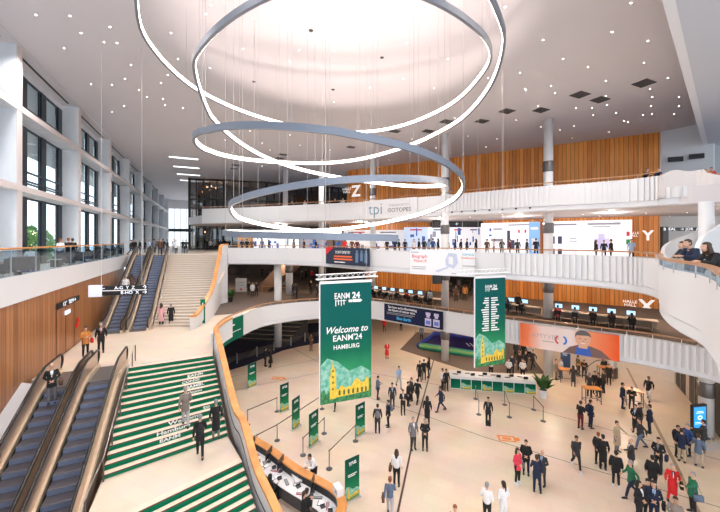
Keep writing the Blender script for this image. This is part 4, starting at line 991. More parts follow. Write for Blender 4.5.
# orange floor stickers
ORS=mat('sticker_orange',(.85,.26,.05),.5)
for (x,y,lab) in ((279,377,'orange direction sticker on the floor left of the welcome banner'),(505.5,436,'orange direction sticker on the floor before the white desk')):
    p=P(x,y,.006); q=MB(); q.box((0,0,0),(1.0,.1,.006)); q.box((-.45,-.25,0),(.12,.5,.006)); q.box((.45,-.25,0),(.12,.5,.006)); q.box((0,-.5,0),(1.0,.1,.006)); q.box((.0,-.25,0),(.5,.22,.006)); q.box((.62,-.25,0),(.25,.3,.006))
    tag(q.obj('floor_sticker',ORS,loc=p,rz=-.15),lab,'floor sticker')

# ================================================================= curved reception desk, lower left
out=catmull([P(x,y,1.15) for x,y in ((253,434.5),(271.7,445),(296.7,463),(323,477.5),(337,485.5),(345.5,494.5),(347.5,507),(341,522))],.2)
for p in out: p.z=0
t=thing('reception_desk','long curved reception desk with a beech ledge and white worktop below the staircase','desk')
q=MB(); q.sweep(out,[(.03,1.09),(.03,1.15),(.42,1.15),(.42,1.09)]); q.obj('ledge',RAILWOOD,t)
q=MB(); q.sweep(out,[(.06,0),(.06,1.09),(.10,1.09),(.10,0)]); q.obj('front_panel',mat('desk_brown',(.35,.17,.07),.4),t)
q=MB(); q.sweep(out,[(.30,.74),(.30,.78),(1.15,.78),(1.15,.74)]); q.obj('worktop',WHITE2,t)
q=MB(); q.sweep(out,[(.38,.78),(.38,1.09),(.42,1.09),(.42,.78)]); q.obj('upstand',BLACK,t)
q=MB(); q.sweep(out,[(.9,0),(.9,.7),(.94,.7),(.94,0)]); q.obj('modesty_panel',CHAR,t)
def desk_at(f,lat,z):
    i=int(f*(len(out)-2)); p=out[i]; d=(out[i+1]-out[i]).normalized(); r=Vector((d.y,-d.x,0)); return p+r*lat+Vector((0,0,z)), math.atan2(d.y,d.x)
def monitor(p,rz,lab,group,screen=None,s=1.,loc_grp=None):
    t=thing('monitor',lab,'monitor',p,rz,group)
    q=MB(); q.lathe([(.10*s,0),(.10*s,.012),(.02*s,.02)],(0,0,0),12); q.box((0,.0,.14*s),(.04*s,.02*s,.26*s)); q.obj('stand',DARK,t)
    q=MB(); q.box((0,-.02,.36*s),(.52*s,.03,.33*s)); q.obj('housing',BLACK,t)
    q=MB(); q.box((0,-.038,.36*s),(.48*s,.004,.29*s)); q.obj('screen',screen or mat('screen_dark',(.03,.04,.06),.2),t); return t
for k,f in enumerate((.12,.27,.40,.68)):
    p,r=desk_at(f,.55,.78); monitor(p,r+PI/2+.5,'tall dark monitor on the curved reception desk, %s from the left'%('first','second','third','fourth')[k],'monitors on the reception desk',s=1.25)
rr=random.Random(5); cols=[BLACK,DARK,WHITE2,mat('folder_red',(.5,.02,.03),.5),mat('folder_blue',(.15,.4,.65),.5),GREY]
for k in range(24):
    p,r=desk_at(.04+.92*k/24,.62+.32*rr.random(),.785); c=cols[k%6]; kind=('keyboard','folder','telephone')[k%3]
    q=MB()
    if kind=='keyboard': q.box((0,0,.012),(.42,.14,.02)); q.box((0,0,.024),(.38,.10,.006),mi=1); nm=[c if c!=WHITE2 else DARK,GREY]
    elif kind=='telephone': q.box((0,0,.03),(.16,.2,.05)); q.box((-.05,0,.07),(.045,.2,.03),mi=1); nm=[DARK,BLACK]
    else: q.box((0,0,.01),(.22,.3,.02)); q.box((.02,.01,.024),(.2,.28,.008),mi=1); nm=[c,LETW]
    tag(q.obj(kind,nm,loc=p,rz=r+rr.uniform(-.6,.6)),'small %s lying on the white worktop of the curved reception desk'%kind,kind,kind+'s on the reception desk')
q=MB(); q.box((0,0,0),(.46,.3,.32)); q.box((.1,0,.0),(.2,.31,.1),mi=1); p,r=desk_at(.84,.25,1.31); tag(q.obj('box',[WHITE2,GREY],loc=p,rz=r),'white box on the wooden ledge near the right end of the reception desk','box')
# printer cabinet in the reception
p=P(301,494,0); t=thing('cabinet','white topped black cabinet standing inside the reception area','cabinet',p,.5)
q=MB(); q.box((0,0,.42),(.66,.66,.84)); q.obj('body',BLACK,t); q=MB(); q.box((0,0,.88),(.74,.74,.08)); q.obj('top',WHITE2,t); q=MB(); q.plate([(-.12,.35),(.1,.3),(.14,.5),(-.1,.55)],-.335,-.34); q.obj('emblem',mat('emblem_pink',(.8,.5,.45),.5),t)
q=MB(); q.box((0,0,.06),(.4,.36,.12)); q.box((0,-.02,.14),(.34,.24,.06),mi=1); tag(q.obj('printer',[DARK,BLACK],loc=p+Vector((0,0,.92)),rz=.5),'small dark printer on the white topped cabinet','printer')

# ================================================================= white desk with green front
L=P(450.5,388.5,0); R=P(536,395,0); tt=R-L; ang=math.atan2(tt.y,tt.x); W_=tt.length
t=thing('registration_desk','long white registration desk with green city pictures on its front','desk',L,ang)
q=MB(); q.box((W_/2,.8,.50),(W_,.06,1.0)); q.box((W_/2,.04,.5),(W_,.06,1.0)); q.box((.03,.42,.5),(.06,.8,1.)); q.box((W_-.03,.42,.5),(.06,.8,1.)); q.obj('body',WHITE2,t)
q=MB(); q.box((W_/2,.55,1.03),(W_+.1,1.3,.06)); q.obj('worktop',WHITE2,t)
n_=8
for k in range(n_):
    e=bpy.data.objects.new('front_panel',None)
    q=MB(); w0=W_/n_; q.box((0,0,.41),(w0-.05,.02,.74)); fp=q.obj('front_panel',gradient('deskprint',[(0,(.01,.18,.07)),(.5,(.0,.13,.07)),(1,(.0,.08,.055))],.8,.5,.2,scale=3),t,loc=(w0*(k+.5),0,.03))
    bpy.data.objects.remove(e)
    if k%2==1 or k==7: art_city(fp,w0-.05,.8,-.012,.5)
for k in range(18):
    q=MB(); kind=('keyboard','laptop','paper_stack')[k%3]; x=.4+W_*.94*k/18; y=.35+.3*(k%2)
    if kind=='laptop': q.box((0,0,.012),(.32,.22,.02)); q.box((0,-.13,.12),(.32,.02,.22),rx=.3,mi=1); nm=[DARK,BLACK]
    elif kind=='keyboard': q.box((0,0,.012),(.4,.14,.02)); q.box((0,0,.026),(.36,.1,.008),mi=1); nm=[BLACK,DARK]
    else: q.box((0,0,.02),(.21,.3,.04)); q.box((.01,.02,.045),(.2,.28,.01),mi=1); nm=[LETW,WHITE2]
    p=Vector((L.x,L.y,1.062))+Vector((math.cos(ang)*x-math.sin(ang)*y,math.sin(ang)*x+math.cos(ang)*y,0))
    tag(q.obj(kind,nm,loc=p,rz=ang+(k%5-2)*.1),'small dark %s on the worktop of the white registration desk'%kind.replace('_',' ') if kind!='paper_stack' else 'small white paper stack on the worktop of the white registration desk',kind.replace('_',' '),kind.replace('_',' ')+'s on the white registration desk')

# ================================================================= potted palm
def plant(p, lab, s=1., pot=WHITE2):
    t=thing('potted_plant',lab,'plant',p,0)
    q=MB(); q.lathe([(.22*s,0),(.30*s,.55*s),(.31*s,.56*s),(.27*s,.57*s),(.26*s,.5*s)],(0,0,0),18); q.obj('pot',pot,t)
    q=MB(); q.lathe([(.25*s,.48*s),(.25*s,.52*s)],(0,0,0),14); q.obj('soil',mat('soil',(.03,.02,.012),.9),t)
    q=MB(); rr=random.Random(2); st=MB()
    for k in range(26):
        a=rr.uniform(0,2*PI); r=rr.uniform(.25,.85)*s; h=rr.uniform(.7,1.75)*s; base=Vector((.05*math.cos(a),.05*math.sin(a),.5*s)); tip=Vector((r*math.cos(a),r*math.sin(a),.5*s+h*.62)); midp=base.lerp(tip,.5)+Vector((0,0,h*.38))
        c=[base.lerp(midp,u).lerp(midp.lerp(tip,u),u) for u in (0,.2,.4,.6,.8,1)]
        st.tube(c[:3],.012*s,4)
        d=Vector((-math.sin(a),math.cos(a),0))
        for i in range(1,5):
            w0=(.02,.07,.09,.07,.03,.0)[i]*s; w1=(.02,.07,.09,.07,.03,.0)[i+1]*s
            for sg in (1,-1):
                q.quad(c[i],c[i+1],c[i+1]+d*w1*sg*1.8-Vector((0,0,w1*.7)),c[i]+d*w0*sg*1.8-Vector((0,0,w0*.7)))
    q.obj('leaves',noisy('leaf_green',(.02,.07,.015),(.06,.16,.03),5,.5),t); st.obj('stems',mat('stem',(.08,.10,.03),.6),t)
plant(P(543,397.5,0),'tall green potted palm in a white pot at the end of the registration desk',1.1)
plant(P(230.5,302,5.21),'small dark potted shrub beside the opening of the lowest gallery',.9,BLACK)

# ================================================================= high tables
def high_table(px,py,rz,lab,L_=1.5):
    t=thing('high_table',lab,'table',P(px,py,0),rz,'wooden high tables on the right of the hall')
    q=MB(); q.box((0,0,1.08),(L_,.65,.06)); q.obj('tabletop',RAILWOOD,t)
    for sx in (-1,1):
        for sy in (-1,1):
            q=MB(); q.box((sx*(L_/2-.06),sy*.27,.525),(.045,.045,1.05)); q.obj('leg',CHAR,t)
    q=MB()
    for sx in (-1,1): q.box((sx*(L_/2-.06),0,.2),(.03,.54,.03))
    q.box((0,.27,.2),(L_-.12,.03,.03)); q.obj('foot_rail',CHAR,t); return t
high_table(567,382,-.3,'wooden high table nearest to the palm, two men talking at its left',1.2)
high_table(582,376,.9,'small far wooden high table with people leaning on it',1.1)
high_table(591.5,402.5,-.15,'wooden high table nearest to the group of dark suits, in front of them',1.15)
high_table(605,379.5,-.3,'far right wooden high table just under the balcony edge',1.1)
high_table(634,405,-.5,'wooden high table with a man in navy at its left, furthest right',1.05)
for (x,y,lab) in ((567.5,381.5,'first'),(592,402,'second')):
    pass
# curved arc lamp cable / arm
t=thing('arc_lamp','thin dark arc lamp curving over the far high tables','lamp'); pts=[P(582,372,0)+Vector((0,0,z)) for z in (0,1.2)]; b0=P(586,376,0)
q=MB(); q.tube([b0+Vector((0,0,.02)),b0+Vector((.2,0,.9)),b0+Vector((.9,0,1.35)),b0+Vector((1.9,0,1.5)),b0+Vector((2.8,0,2.0)),b0+Vector((3.1,0,2.6))],.03,6); q.obj('arm',DARK,t)
q=MB(); q.lathe([(.22,0),(.22,.03)],b0,14); q.obj('base',DARK,t)
# blue notice board
t,w_,h,p=along('notice_board','dark blue upright notice board behind the men at the high table','board',P(560.5,369.5,0),P(570.5,371,0),.1,2.25,mat('board_blue',(.02,.06,.16),.5),.06)
bars(t,[(0,h*.8,w_*.5,.08),(-.05,h*.66,w_*.5,.04),(-.05,h*.6,w_*.4,.04)],LETW,-.035); q=MB(); q.box((0,0,-.06),(w_,.5,.06)); q.obj('base',DARK,t)
# touch screen kiosk
t,w_,h,p=along('touch_screen_kiosk','upright black information kiosk with a bright blue screen beside the nearest column','kiosk',P(691.5,439,0),P(705.5,437.5,0),.05,2.05,BLACK,.14)
q=MB(); q.box((0,-.075,h*.63),(w_*.84,.01,h*.62)); q.obj('screen',gradient('kiosk_screen',[(0,(.03,.22,.5)),(.5,(.02,.32,.75)),(1,(.05,.3,.7))],2,.3,.3,scale=3,emit=.9),t)
bars(t,[(0,h*.80,w_*.45,.03),(0,h*.76,w_*.55,.03),(0,h*.48,w_*.7,.03),(0,h*.44,w_*.7,.02)],mat('screen_white',(.8,.9,1),.4,0,1.0),-.082); q=MB()
for k in range(16):
    a=2*PI*k/16; q.box((.13*math.cos(a),-.082,h*.62+.10*math.sin(a)),(.06,.004,.05))
q.obj('map_drawing',mat('screen_white',(.8,.9,1),.4,0,1.0),t); q=MB(); q.box((0,0,-.02),(w_+.1,.5,.05)); q.obj('base',CHAR,t)
# pale decal on the floor beside the kiosk
q=MB(); c=P(712,445,.006)
for k in range(9): q.box((c.x+(k%3)*.55-.5,c.y+(k//3)*.45-.4,.006),(.45,.06,.004),rz=.5*k); q.box((c.x+(k%3)*.5-.4,c.y+(k//3)*.4-.3,.006),(.06,.4,.004),rz=.3*k)
tag(q.obj('floor_decal',mat('decal_blue',(.45,.58,.75),.5)),'pale blue line drawing stuck on the floor beside the kiosk','floor decal')

# ================================================================= dark blue and green play field with padded rim, navy carpets
q=MB(); q.prism([P(400,349.5,0),P(417,332,0),P(520,340,0),P(545,374,0),P(470,372,0)],.004,.012); tag(q.obj('floor_carpet',BROWNC),'brown carpet under the blue and green padded field','carpet')
t=thing('padded_field','dark blue field with a padded green and blue rim behind the column','stand')
f=[P(419,349,0),P(432,336.5,0),P(500,343,0),P(503,362,0)]; 
q=MB(); q.prism([P(420,348,0),P(434,337.5,0),P(500,343.5,0),P(500,360.5,0)],.02,.25); q.obj('mat',gradient('field_navy',[(0,(.015,.01,.09)),(1,(.03,.02,.10))],4,.5),t)
q=MB(); q.tube([P(420,349,0)+Vector((0,0,.35)),P(502,362,0)+Vector((0,0,.35))],.36,12); q.obj('rim',gradient('rim_green',[(0,(.01,.22,.16)),(.4,(.03,.35,.22)),(.7,(.25,.45,.12)),(1,(.02,.2,.2))],.7,.4,.3),t,smooth=True)
q=MB(); q.tube([P(419,349,0)+Vector((0,0,.35)),P(434,336.5,0)+Vector((0,0,.35)),P(500,342.5,0)+Vector((0,0,.35))],.30,12); q.obj('rim',mat('rim_blue',(.02,.04,.28),.4),t,smooth=True)
q=MB(); c=P(446,345,0)+Vector((0,0,.26)); 
q.box(c,(.9,.12,.01)); q.box(c,(.12,.9,.01)); c=P(468,347,0)+Vector((0,0,.26)); q.box(c,(.12,1.2,.01)); q.box(c+Vector((.4,0,0)),(.12,1.2,.01)); c=P(484,346,0)+Vector((0,0,.26)); q.box(c,(1.0,.2,.01)); q.obj('white_marks',LETW,t)
q=MB(); q.prism([P(218,366,0),P(226,371.5,0),P(246,365.5,0),P(262,359,0),P(283,350.5,0),P(300,346.5,0),P(330,341,0),P(330,322,0),P(215,330,0)],.004,.012); tag(q.obj('floor_carpet',NAVY),'dark navy carpet on the ground floor under the left balcony bend','carpet')
# stepped seating with light edges on the navy carpet
t=thing('stepped_seating','dark stepped seating with pale wooden edges under the left balcony bend','seating')
q=MB(); e=MB(); A0=P(239,339,0); B0=P(290,349,0); back=Vector((.35,1,0)).normalized()
A0=Vector((-14.4,39.4,0)); B0=Vector((-8.2,38.4,0))
for k in range(6):
    o=back*(.75*k); q.prism([A0+o,B0+o,B0+o+back*.75,A0+o+back*.75],0,.3+.32*k)
    e.prism([A0+o-back*.02,B0+o-back*.02,B0+o+back*.10,A0+o+back*.10],.3+.32*k,.35+.32*k)
q.obj('body',DARK,t); e.obj('edge',mat('edge_wood',(.5,.38,.26),.5),t)
# glass fence along the navy carpet
fp=[(222,370),(237,363.5),(257,356.5),(274,351),(291,346),(305,341.5),(322,338)]
t=thing('glass_fence','low clear glass fence on steel posts along the navy carpet edge','fence'); q=MB(); g=MB()
for i,(x,y) in enumerate(fp):
    a=P(x,y,0); q=MB(); q.box(a+Vector((0,0,.5)),(.09,.09,1.0)); q.obj('post',ALU,t)
    if i: g.add([P(*fp[i-1],.1),P(*fp[i],.1),P(*fp[i],.1)+Vector((0,0,.85)),P(*fp[i-1],.1)+Vector((0,0,.85))],[(0,1,2,3)])
g.obj('glass_pane',GLASS,t)
# ================================================================= posters on the middle gallery
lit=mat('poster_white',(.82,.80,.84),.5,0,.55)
def poster(px0,px1,pz,d0,lab,m,items=(),top=14.0,grp='bright poster walls of the middle gallery'):
    A_=azhit([WA-wd*30,WB+wd*10],px0); B_=azhit([WA-wd*30,WB+wd*10],px1); n_=Vector((wd.y,-wd.x,0))*d0
    a=A_+n_; b_=B_+n_; ka=(px0-360)/F; kb=(px1-360)/F
    a.x=ka*a.y; b_.x=kb*b_.y
    t,w_,h,p=along('poster_wall',lab,'poster',a,b_,Z2,top,m,.1,0,grp)
    for (nm,mm,lst) in items: bars(t,[(x*w_,z*h,ww*w_,hh*h) for x,z,ww,hh in lst],mm,-.056,nm)
    return t
GP=mat('poster_grey',(.35,.35,.42),.5); DP=mat('poster_dark',(.06,.06,.12),.5); RP=mat('poster_red',(.7,.04,.06),.5); BP=mat('poster_blue',(.05,.16,.5),.5)
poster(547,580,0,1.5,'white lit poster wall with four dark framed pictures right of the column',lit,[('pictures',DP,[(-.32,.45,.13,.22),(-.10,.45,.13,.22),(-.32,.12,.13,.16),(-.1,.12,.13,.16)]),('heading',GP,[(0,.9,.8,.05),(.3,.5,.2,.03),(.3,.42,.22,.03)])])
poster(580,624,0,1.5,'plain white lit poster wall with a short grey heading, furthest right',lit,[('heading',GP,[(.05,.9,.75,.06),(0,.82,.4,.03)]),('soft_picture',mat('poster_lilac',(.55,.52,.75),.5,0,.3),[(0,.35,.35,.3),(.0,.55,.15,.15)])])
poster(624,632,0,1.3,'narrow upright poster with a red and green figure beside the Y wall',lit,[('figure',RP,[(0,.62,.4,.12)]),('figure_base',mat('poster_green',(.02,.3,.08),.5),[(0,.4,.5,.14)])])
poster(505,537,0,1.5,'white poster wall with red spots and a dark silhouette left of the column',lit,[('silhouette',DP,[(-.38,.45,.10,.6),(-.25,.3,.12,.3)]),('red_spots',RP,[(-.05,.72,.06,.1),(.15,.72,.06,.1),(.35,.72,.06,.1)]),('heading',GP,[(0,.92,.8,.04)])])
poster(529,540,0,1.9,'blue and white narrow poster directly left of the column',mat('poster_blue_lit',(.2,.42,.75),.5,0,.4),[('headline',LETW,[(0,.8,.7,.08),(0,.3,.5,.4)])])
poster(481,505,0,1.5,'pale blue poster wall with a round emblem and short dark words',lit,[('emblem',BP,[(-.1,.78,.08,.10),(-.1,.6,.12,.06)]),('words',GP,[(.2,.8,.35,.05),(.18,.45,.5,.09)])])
# booths further left, seen over the rail
def booth(px0,px1,Y0,Y1,lab,m,items=(),top=13.6):
    a=Vector(((px0-360)/F*Y0,Y0,0)); b_=Vector(((px1-360)/F*Y1,Y1,0))
    t,w_,h,p=along('booth_wall',lab,'booth wall',a,b_,Z2,top,m,.1,0,'exhibition booth walls of the middle gallery')
    for (nm,mm,lst) in items: bars(t,[(x*w_,z*h,ww*w_,hh*h) for x,z,ww,hh in lst],mm,-.056,nm)
rr=random.Random(9)
for k,(a,b_,c) in enumerate(((238,253,(.55,.30,.12)),(253,268,(.82,.84,.9)),(268,285,(.82,.84,.9)),(286,299,(.8,.85,.85)),(300,325,(.35,.35,.42)),(325,343,(.20,.13,.11)),(344,372,(.86,.84,.82)),(372,404,(.86,.84,.86)),(404,428,(.5,.6,.8)),(428,450,(.75,.8,.9)),(450,466,(.8,.82,.9)),(466,481,(.82,.83,.9)))):
    Y0=43+ (1.2 if k%2 else 0); Y0=43.0 if a<400 else 41.5
    it=[]
    lst=[(rr.uniform(-.4,.4),rr.uniform(.2,.85),rr.uniform(.05,.2),rr.uniform(.08,.3)) for _ in range(5)]
    it.append(('printed_blocks',BP if k%3 else GP,lst)); it.append(('headline',DP if k%2 else RP,[(0,.9,.5,.05)]))
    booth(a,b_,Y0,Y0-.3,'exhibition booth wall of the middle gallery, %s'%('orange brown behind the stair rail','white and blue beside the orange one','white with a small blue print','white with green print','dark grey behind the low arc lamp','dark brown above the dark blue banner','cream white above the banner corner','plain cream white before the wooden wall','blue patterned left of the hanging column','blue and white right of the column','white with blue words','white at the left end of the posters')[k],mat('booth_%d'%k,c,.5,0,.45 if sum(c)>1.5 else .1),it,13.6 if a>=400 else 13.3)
# black display wall with white words above the booths
A_=Vector(((430-360)/F*43,43,0)); B_=Vector(((483-360)/F*42,42,0)); t,w_,h,p=along('display_wall','black overhead display with white words between the two wooden walls','display',A_,B_,13.75,14.38,BLACK,.1)
text('HALLE Y',.55,SGN,t,(-w_*.3,-.06,h*.5)); text('\u2190',.5,SGN,t,(.1,-.06,h*.5)); 
for (px,py,Y) in ((436,224,36),(437,279,29.5)):
    q=MB(); q.box((0,0,0),(.8,.5,.8)); q.box((0,-.27,0),(.6,.04,.6),mi=1); q.tube([(0,0,.4),(0,0,.95 if py>250 else .7)],.03,6,mi=1)
    tag(q.obj('loudspeaker',[BLACK,DARK],loc=Q(px,py,Y)),'square black loudspeaker hanging %s'%('under the top balcony beside the column' if py<250 else 'under the middle balcony before the wood wall'),'loudspeaker')
# row of dark spots under the lip of the top balcony
for k,x in enumerate((452,462,475,489.5,502.5,516,530)):
    p=azhit(C3,x); q=MB(); q.lathe([(.09,-.10),(.09,.0)],(0,0,0),10); q.lathe([(.06,-.14),(.07,-.10)],(0,0,0),10,mi=1)
    tag(q.obj('spotlight',[BLACK,DARK],loc=(p.x-.02,p.y-.03,14.78),rz=0),'small black spotlight in the front edge of the top balcony','spotlight','black spotlights on the top balcony edge')
# brown escalator underside at the back of the lowest gallery
a=Q(249,290,44.0); b_=Q(286,264,41.0); c=Q(276,264,41); d=Q(254,296,44)
q=MB(); n_=Vector((.2,.0,0)); 
pl=[Q(253,292,43),Q(259,299,43),Q(293,267,43),Q(281,262,43)]
q.add([p for p in pl]+[p+Vector((.6,2.4,0)) for p in pl],[(0,1,2,3),(7,6,5,4),(0,4,5,1),(1,5,6,2),(2,6,7,3),(3,7,4,0)]); t=tag(q.obj('escalator',mat('brown_cladding',(.20,.12,.08),.5)),'brown clad underside of a rising escalator at the back of the lowest gallery','escalator')
q=MB(); q.tube([Q(262,286,42.5),Q(289,287.5,41.5)],.05,6); q.tube([Q(262,286,42.5),Q(262,297,42.5)],.04,6); q.tube([Q(289,287.5,41.5),Q(289,297,41.5)],.04,6); tag(q.obj('handrail',RAILWOOD),'short golden handrail in front of the brown escalator underside','handrail')
# white board left
t,w_,h,p=along('notice_board','white upright board with a small red mark at the back of the lowest gallery','board',Q(235.5,293,43),Q(246.5,293,43.2),5.22,7.0,WHITE,.08)
bars(t,[(0,h*.7,w_*.6,.06),(0,h*.5,w_*.5,.05)],GREY,-.05); bars(t,[(0,h*.2,.3,.2)],RED,-.05,'red_mark')
# green roll-up and grey panel beside the pale stairs
t,w_,h,p=along('roll_up_banner','narrow dark green banner standing at the foot of the pale staircase','banner',P(200.3,324,5.2),P(205.2,323.6,5.2),5.25,7.2,GREENR,.04)
bars(t,[(0,h*.6,.06,h*.5)],LETW,-.03); q=MB(); q.box((0,0,-.03),(w_+.1,.3,.05)); q.obj('base',ALU,t)
t,w_,h,p=along('door_panel','grey narrow display panel beside the narrow green banner','board',P(208.5,316.5,5.2),P(212.8,315.3,5.2),5.25,7.0,GREY,.05)
bars(t,[(0,h*.7,.25,.03),(0,h*.6,.25,.03),(0,h*.5,.25,.03)],DARK,-.03)
# black wall sign, right
L_=Q(666,231,28.5); R_=Q(704,226.5,28); t,w_,h,p=along('direction_sign','long black overhead sign with white words beyond the Y wall','sign',L_,R_,zz(231,28.3),zz(227.4,28.3),BLACK,.1)
text('B  EAL   \u2192 JOR  ATED',.34,SGN,t,(0,-.06,h*.5))
# ================================================================= furniture: chairs, computer desks, lounge seats
def chair():
    t=thing('chair','','chair')
    q=MB(); q.box((0,0,.46),(.45,.45,.05)); q.obj('seat',BLACK,t); q=MB(); q.box((0,.21,.72),(.42,.04,.42),rx=-.12); q.obj('backrest',BLACK,t)
    for sx in (-1,1):
        for sy in (-1,1):
            q=MB(); q.tube([(sx*.19,sy*.19,0),(sx*.19,sy*.19,.45)],.014,6); q.obj('leg',STEEL,t)
    return t
CH=chair(); CH_used=[False]
def put_chair(p,rz,lab,grp):
    if not CH_used[0]:
        CH.location=p; CH.rotation_euler=(0,0,rz); CH['label']=lab; CH['group']=grp; CH_used[0]=True; return CH
    return dup(CH,p,rz,lab,grp)
def comp_desk(x0,x1,Y0,Y1,lab):
    a=Vector(((x0-360)/F*Y0,Y0,0)); b_=Vector(((x1-360)/F*Y1,Y1,0)); tt=b_-a; w0=tt.length; r=math.atan2(tt.y,tt.x)
    t=thing('computer_desk',lab,'desk',(a.x,a.y,5.215),r)
    q=MB(); q.box((w0/2,0,.74),(w0,.8,.04)); q.obj('tabletop',mat('desk_cream',(.66,.55,.45),.5),t)
    q=MB(); 
    for k in range(int(w0/1.6)+1): q.box((k*1.6+.1,.0,.36),(.05,.7,.72))
    q.box((w0/2,.36,.4),(w0,.03,.6)); q.obj('frame',mat('desk_beige',(.42,.33,.26),.6),t)
    return a,tt.normalized(),w0,r
scr=mat('screen_glow',(.45,.75,1),.4,0,1.2)
dk=[comp_desk(373,441,39.5,33.6,'long pale computer desk before the wooden wall, left of the column'),comp_desk(506,540,31.5,29.4,'long pale computer desk between the right banner and the column'),comp_desk(552,658,28.6,24.6,'long pale computer desk right of the column')]
COMP=[]   # seats: point, rotation
mon0=None
for di,(a,d,w0,r) in enumerate(dk):
    nn=int(w0/1.2)
    for k in range(nn):
        p=a+d*(.5+k*1.2); p.z=5.975
        if mon0 is None: mon0=monitor(p,r,'computer monitor with a bright screen on the long gallery desk','monitors of the gallery computer desks',scr,1.1)
        else: dup(mon0,p,r)
        n_=Vector((d.y,-d.x,0)); s_=a+d*(.5+k*1.2)+n_*.85; s_.z=5.215; COMP.append((s_,r,di,k))
ST0=None
for (s_,r,di,k) in COMP: put_chair(s_,r+PI,'black chair at the long gallery computer desk','chairs of the gallery computer desks')
# lounge seats in the window gallery
def sofa(p,rz,lab,w0=.85):
    t=thing('armchair',lab,'armchair',p,rz,'dark grey armchairs of the window gallery')
    m=mat('sofa_grey',(.075,.07,.08),.9)
    q=MB(); q.box((0,-.02,.27),(w0,.7,.26)); q.obj('seat',m,t); q=MB(); q.box((0,.34,.50),(w0+.06,.14,.62),rx=-.14); q.obj('backrest',m,t)
    for sx in (-1,1): q=MB(); q.box((sx*(w0/2),0,.40),(.09,.7,.38)); q.obj('armrest',m,t)
    q=MB()
    for sx in (-1,1):
        for sy in (-1,1): q.box((sx*w0*.4,sy*.26,.07),(.04,.04,.14))
    q.obj('feet',STEEL,t); return t
SEATS=[(1.5,-8.25),(15.3,-8.5)]
SOFA=[]
for x,u,rz_,lab in ((-2,-8.55,1.3,'dark grey armchair cut by the left edge of the picture, man reclining in it'),(20,-8.7,.2,'dark grey armchair with its back to the hall, before the first window'),(64,-8.7,.2,'dark grey armchair under the man in the white shirt'),(76,-8.6,.0,'dark grey armchair beside the men in black'),(90,-8.6,.5,'dark grey armchair before the second window'),(98,-8.8,.5,'dark grey armchair further along the window gallery'),(107,-8.8,.6,'dark grey armchair near the end of the seating row'),(117,-8.8,.6,'last dark grey armchair of the seating row')):
    k=(x-360)/F; s=(k*.418*u-.908*u)/(-.418-k*.908); p=U(u,s,Z2); 
    r0=math.atan2(p.y,p.x)-PI/2
    SOFA.append((p,r0,s)); sofa(p,PI+r0+rz_,lab)
for x,lab in ((27.5,'small purple box table between the armchairs'),(33,'small black side table between the armchairs'),(56,'low white side table beside the armchair with the man in white')):
    u=-8.5; k=(x-360)/F; s=(k*.418*u-.908*u)/(-.418-k*.908); p=U(u,s,Z2); q=MB(); q.box((0,0,.22),(.42,.42,.44)); q.box((0,0,.46),(.46,.46,.04),mi=1)
    tag(q.obj('side_table',[mat('purple',(.10,.08,.35),.6) if 'purple' in lab else BLACK, WHITE2 if 'white' in lab else DARK],loc=p,rz=.4),lab,'side table')
# trees outside the windows
def tree(p,s,lab,seed):
    rr=random.Random(seed); t=thing('tree',lab,'tree',p,0,'trees outside the window wall')
    q=MB(); q.tube([(0,0,0),(.1,0,s*.5),(0,.1,s*.8)],[.25,.18,.08],8); q.obj('trunk',mat('bark',(.08,.06,.04),.9),t)
    q=MB()
    for k in range(420):
        a=rr.uniform(0,2*PI); e=math.acos(rr.uniform(-1,1)); r=s*.36*rr.uniform(.55,1)**.5
        c=Vector((r*math.sin(e)*math.cos(a),r*math.sin(e)*math.sin(a),s*.68+r*1.0*math.cos(e))); u=Vector((rr.uniform(-1,1),rr.uniform(-1,1),rr.uniform(-1,1))).normalized(); v=u.orthogonal().normalized(); l=s*.05
        q.quad(c-u*l,c-v*l*.6,c+u*l,c+v*l*.6)
    q.obj('leaves',noisy('outdoor_leaf',(.08,.20,.03),(.18,.34,.07),1,.8),t)
for k,(s,a) in enumerate(((22,24),(27,30),(35,26),(42,30),(50,26),(58,29),(68,27),(80,30))):
    tree(U(-a,s,2.0),11.0+(k%3),'leafy green tree outside behind the lowest row of windows',k)
q=MB(); q.prism([U(-12.5,-30),U(-12.5,140),U(-80,140),U(-80,-30)],1.6,2.0); struct(q.obj('floor_outside',noisy('pale_bounce_ground',(.62,.62,.58),(.70,.70,.66),.3,.9)))  # ground made pale to bounce daylight up to the hall ceiling
# ================================================================= people
SKINS = {'light':mat('skin_light',(.62,.36,.25),.6),'tan':mat('skin_tan',(.42,.22,.14),.6),'dark':mat('skin_dark',(.12,.06,.035),.6)}
EYE = mat('eye_dark',(.02,.015,.01),.3); LIPM = mat('lips',(.38,.12,.10),.5)
CLO = {k:mat('cloth_'+k,c,.85) for k,c in dict(black=(.010,.010,.012),charcoal=(.03,.03,.035),navy=(.010,.018,.05),blue=(.03,.08,.25),steel=(.10,.14,.22),grey=(.17,.17,.19),lightgrey=(.42,.42,.45),white=(.78,.78,.80),lightblue=(.35,.48,.68),beige=(.46,.36,.25),brown=(.12,.06,.035),red=(.60,.015,.02),coral=(.72,.05,.09),green=(.015,.14,.07),olive=(.08,.08,.04),maroon=(.13,.012,.025),pink=(.70,.38,.40),orange=(.55,.22,.05),taupe=(.20,.17,.15),jeans=(.05,.09,.17),purple=(.15,.08,.3)).items()}
HAIR = {'black':mat('hair_black',(.008,.007,.006),.6),'brown':mat('hair_brown',(.045,.022,.012),.6),'grey':mat('hair_grey',(.25,.25,.26),.7),'white':mat('hair_white',(.6,.6,.6),.7),'blond':mat('hair_blond',(.42,.26,.10),.6),'red':mat('hair_red',(.25,.07,.02),.6)}
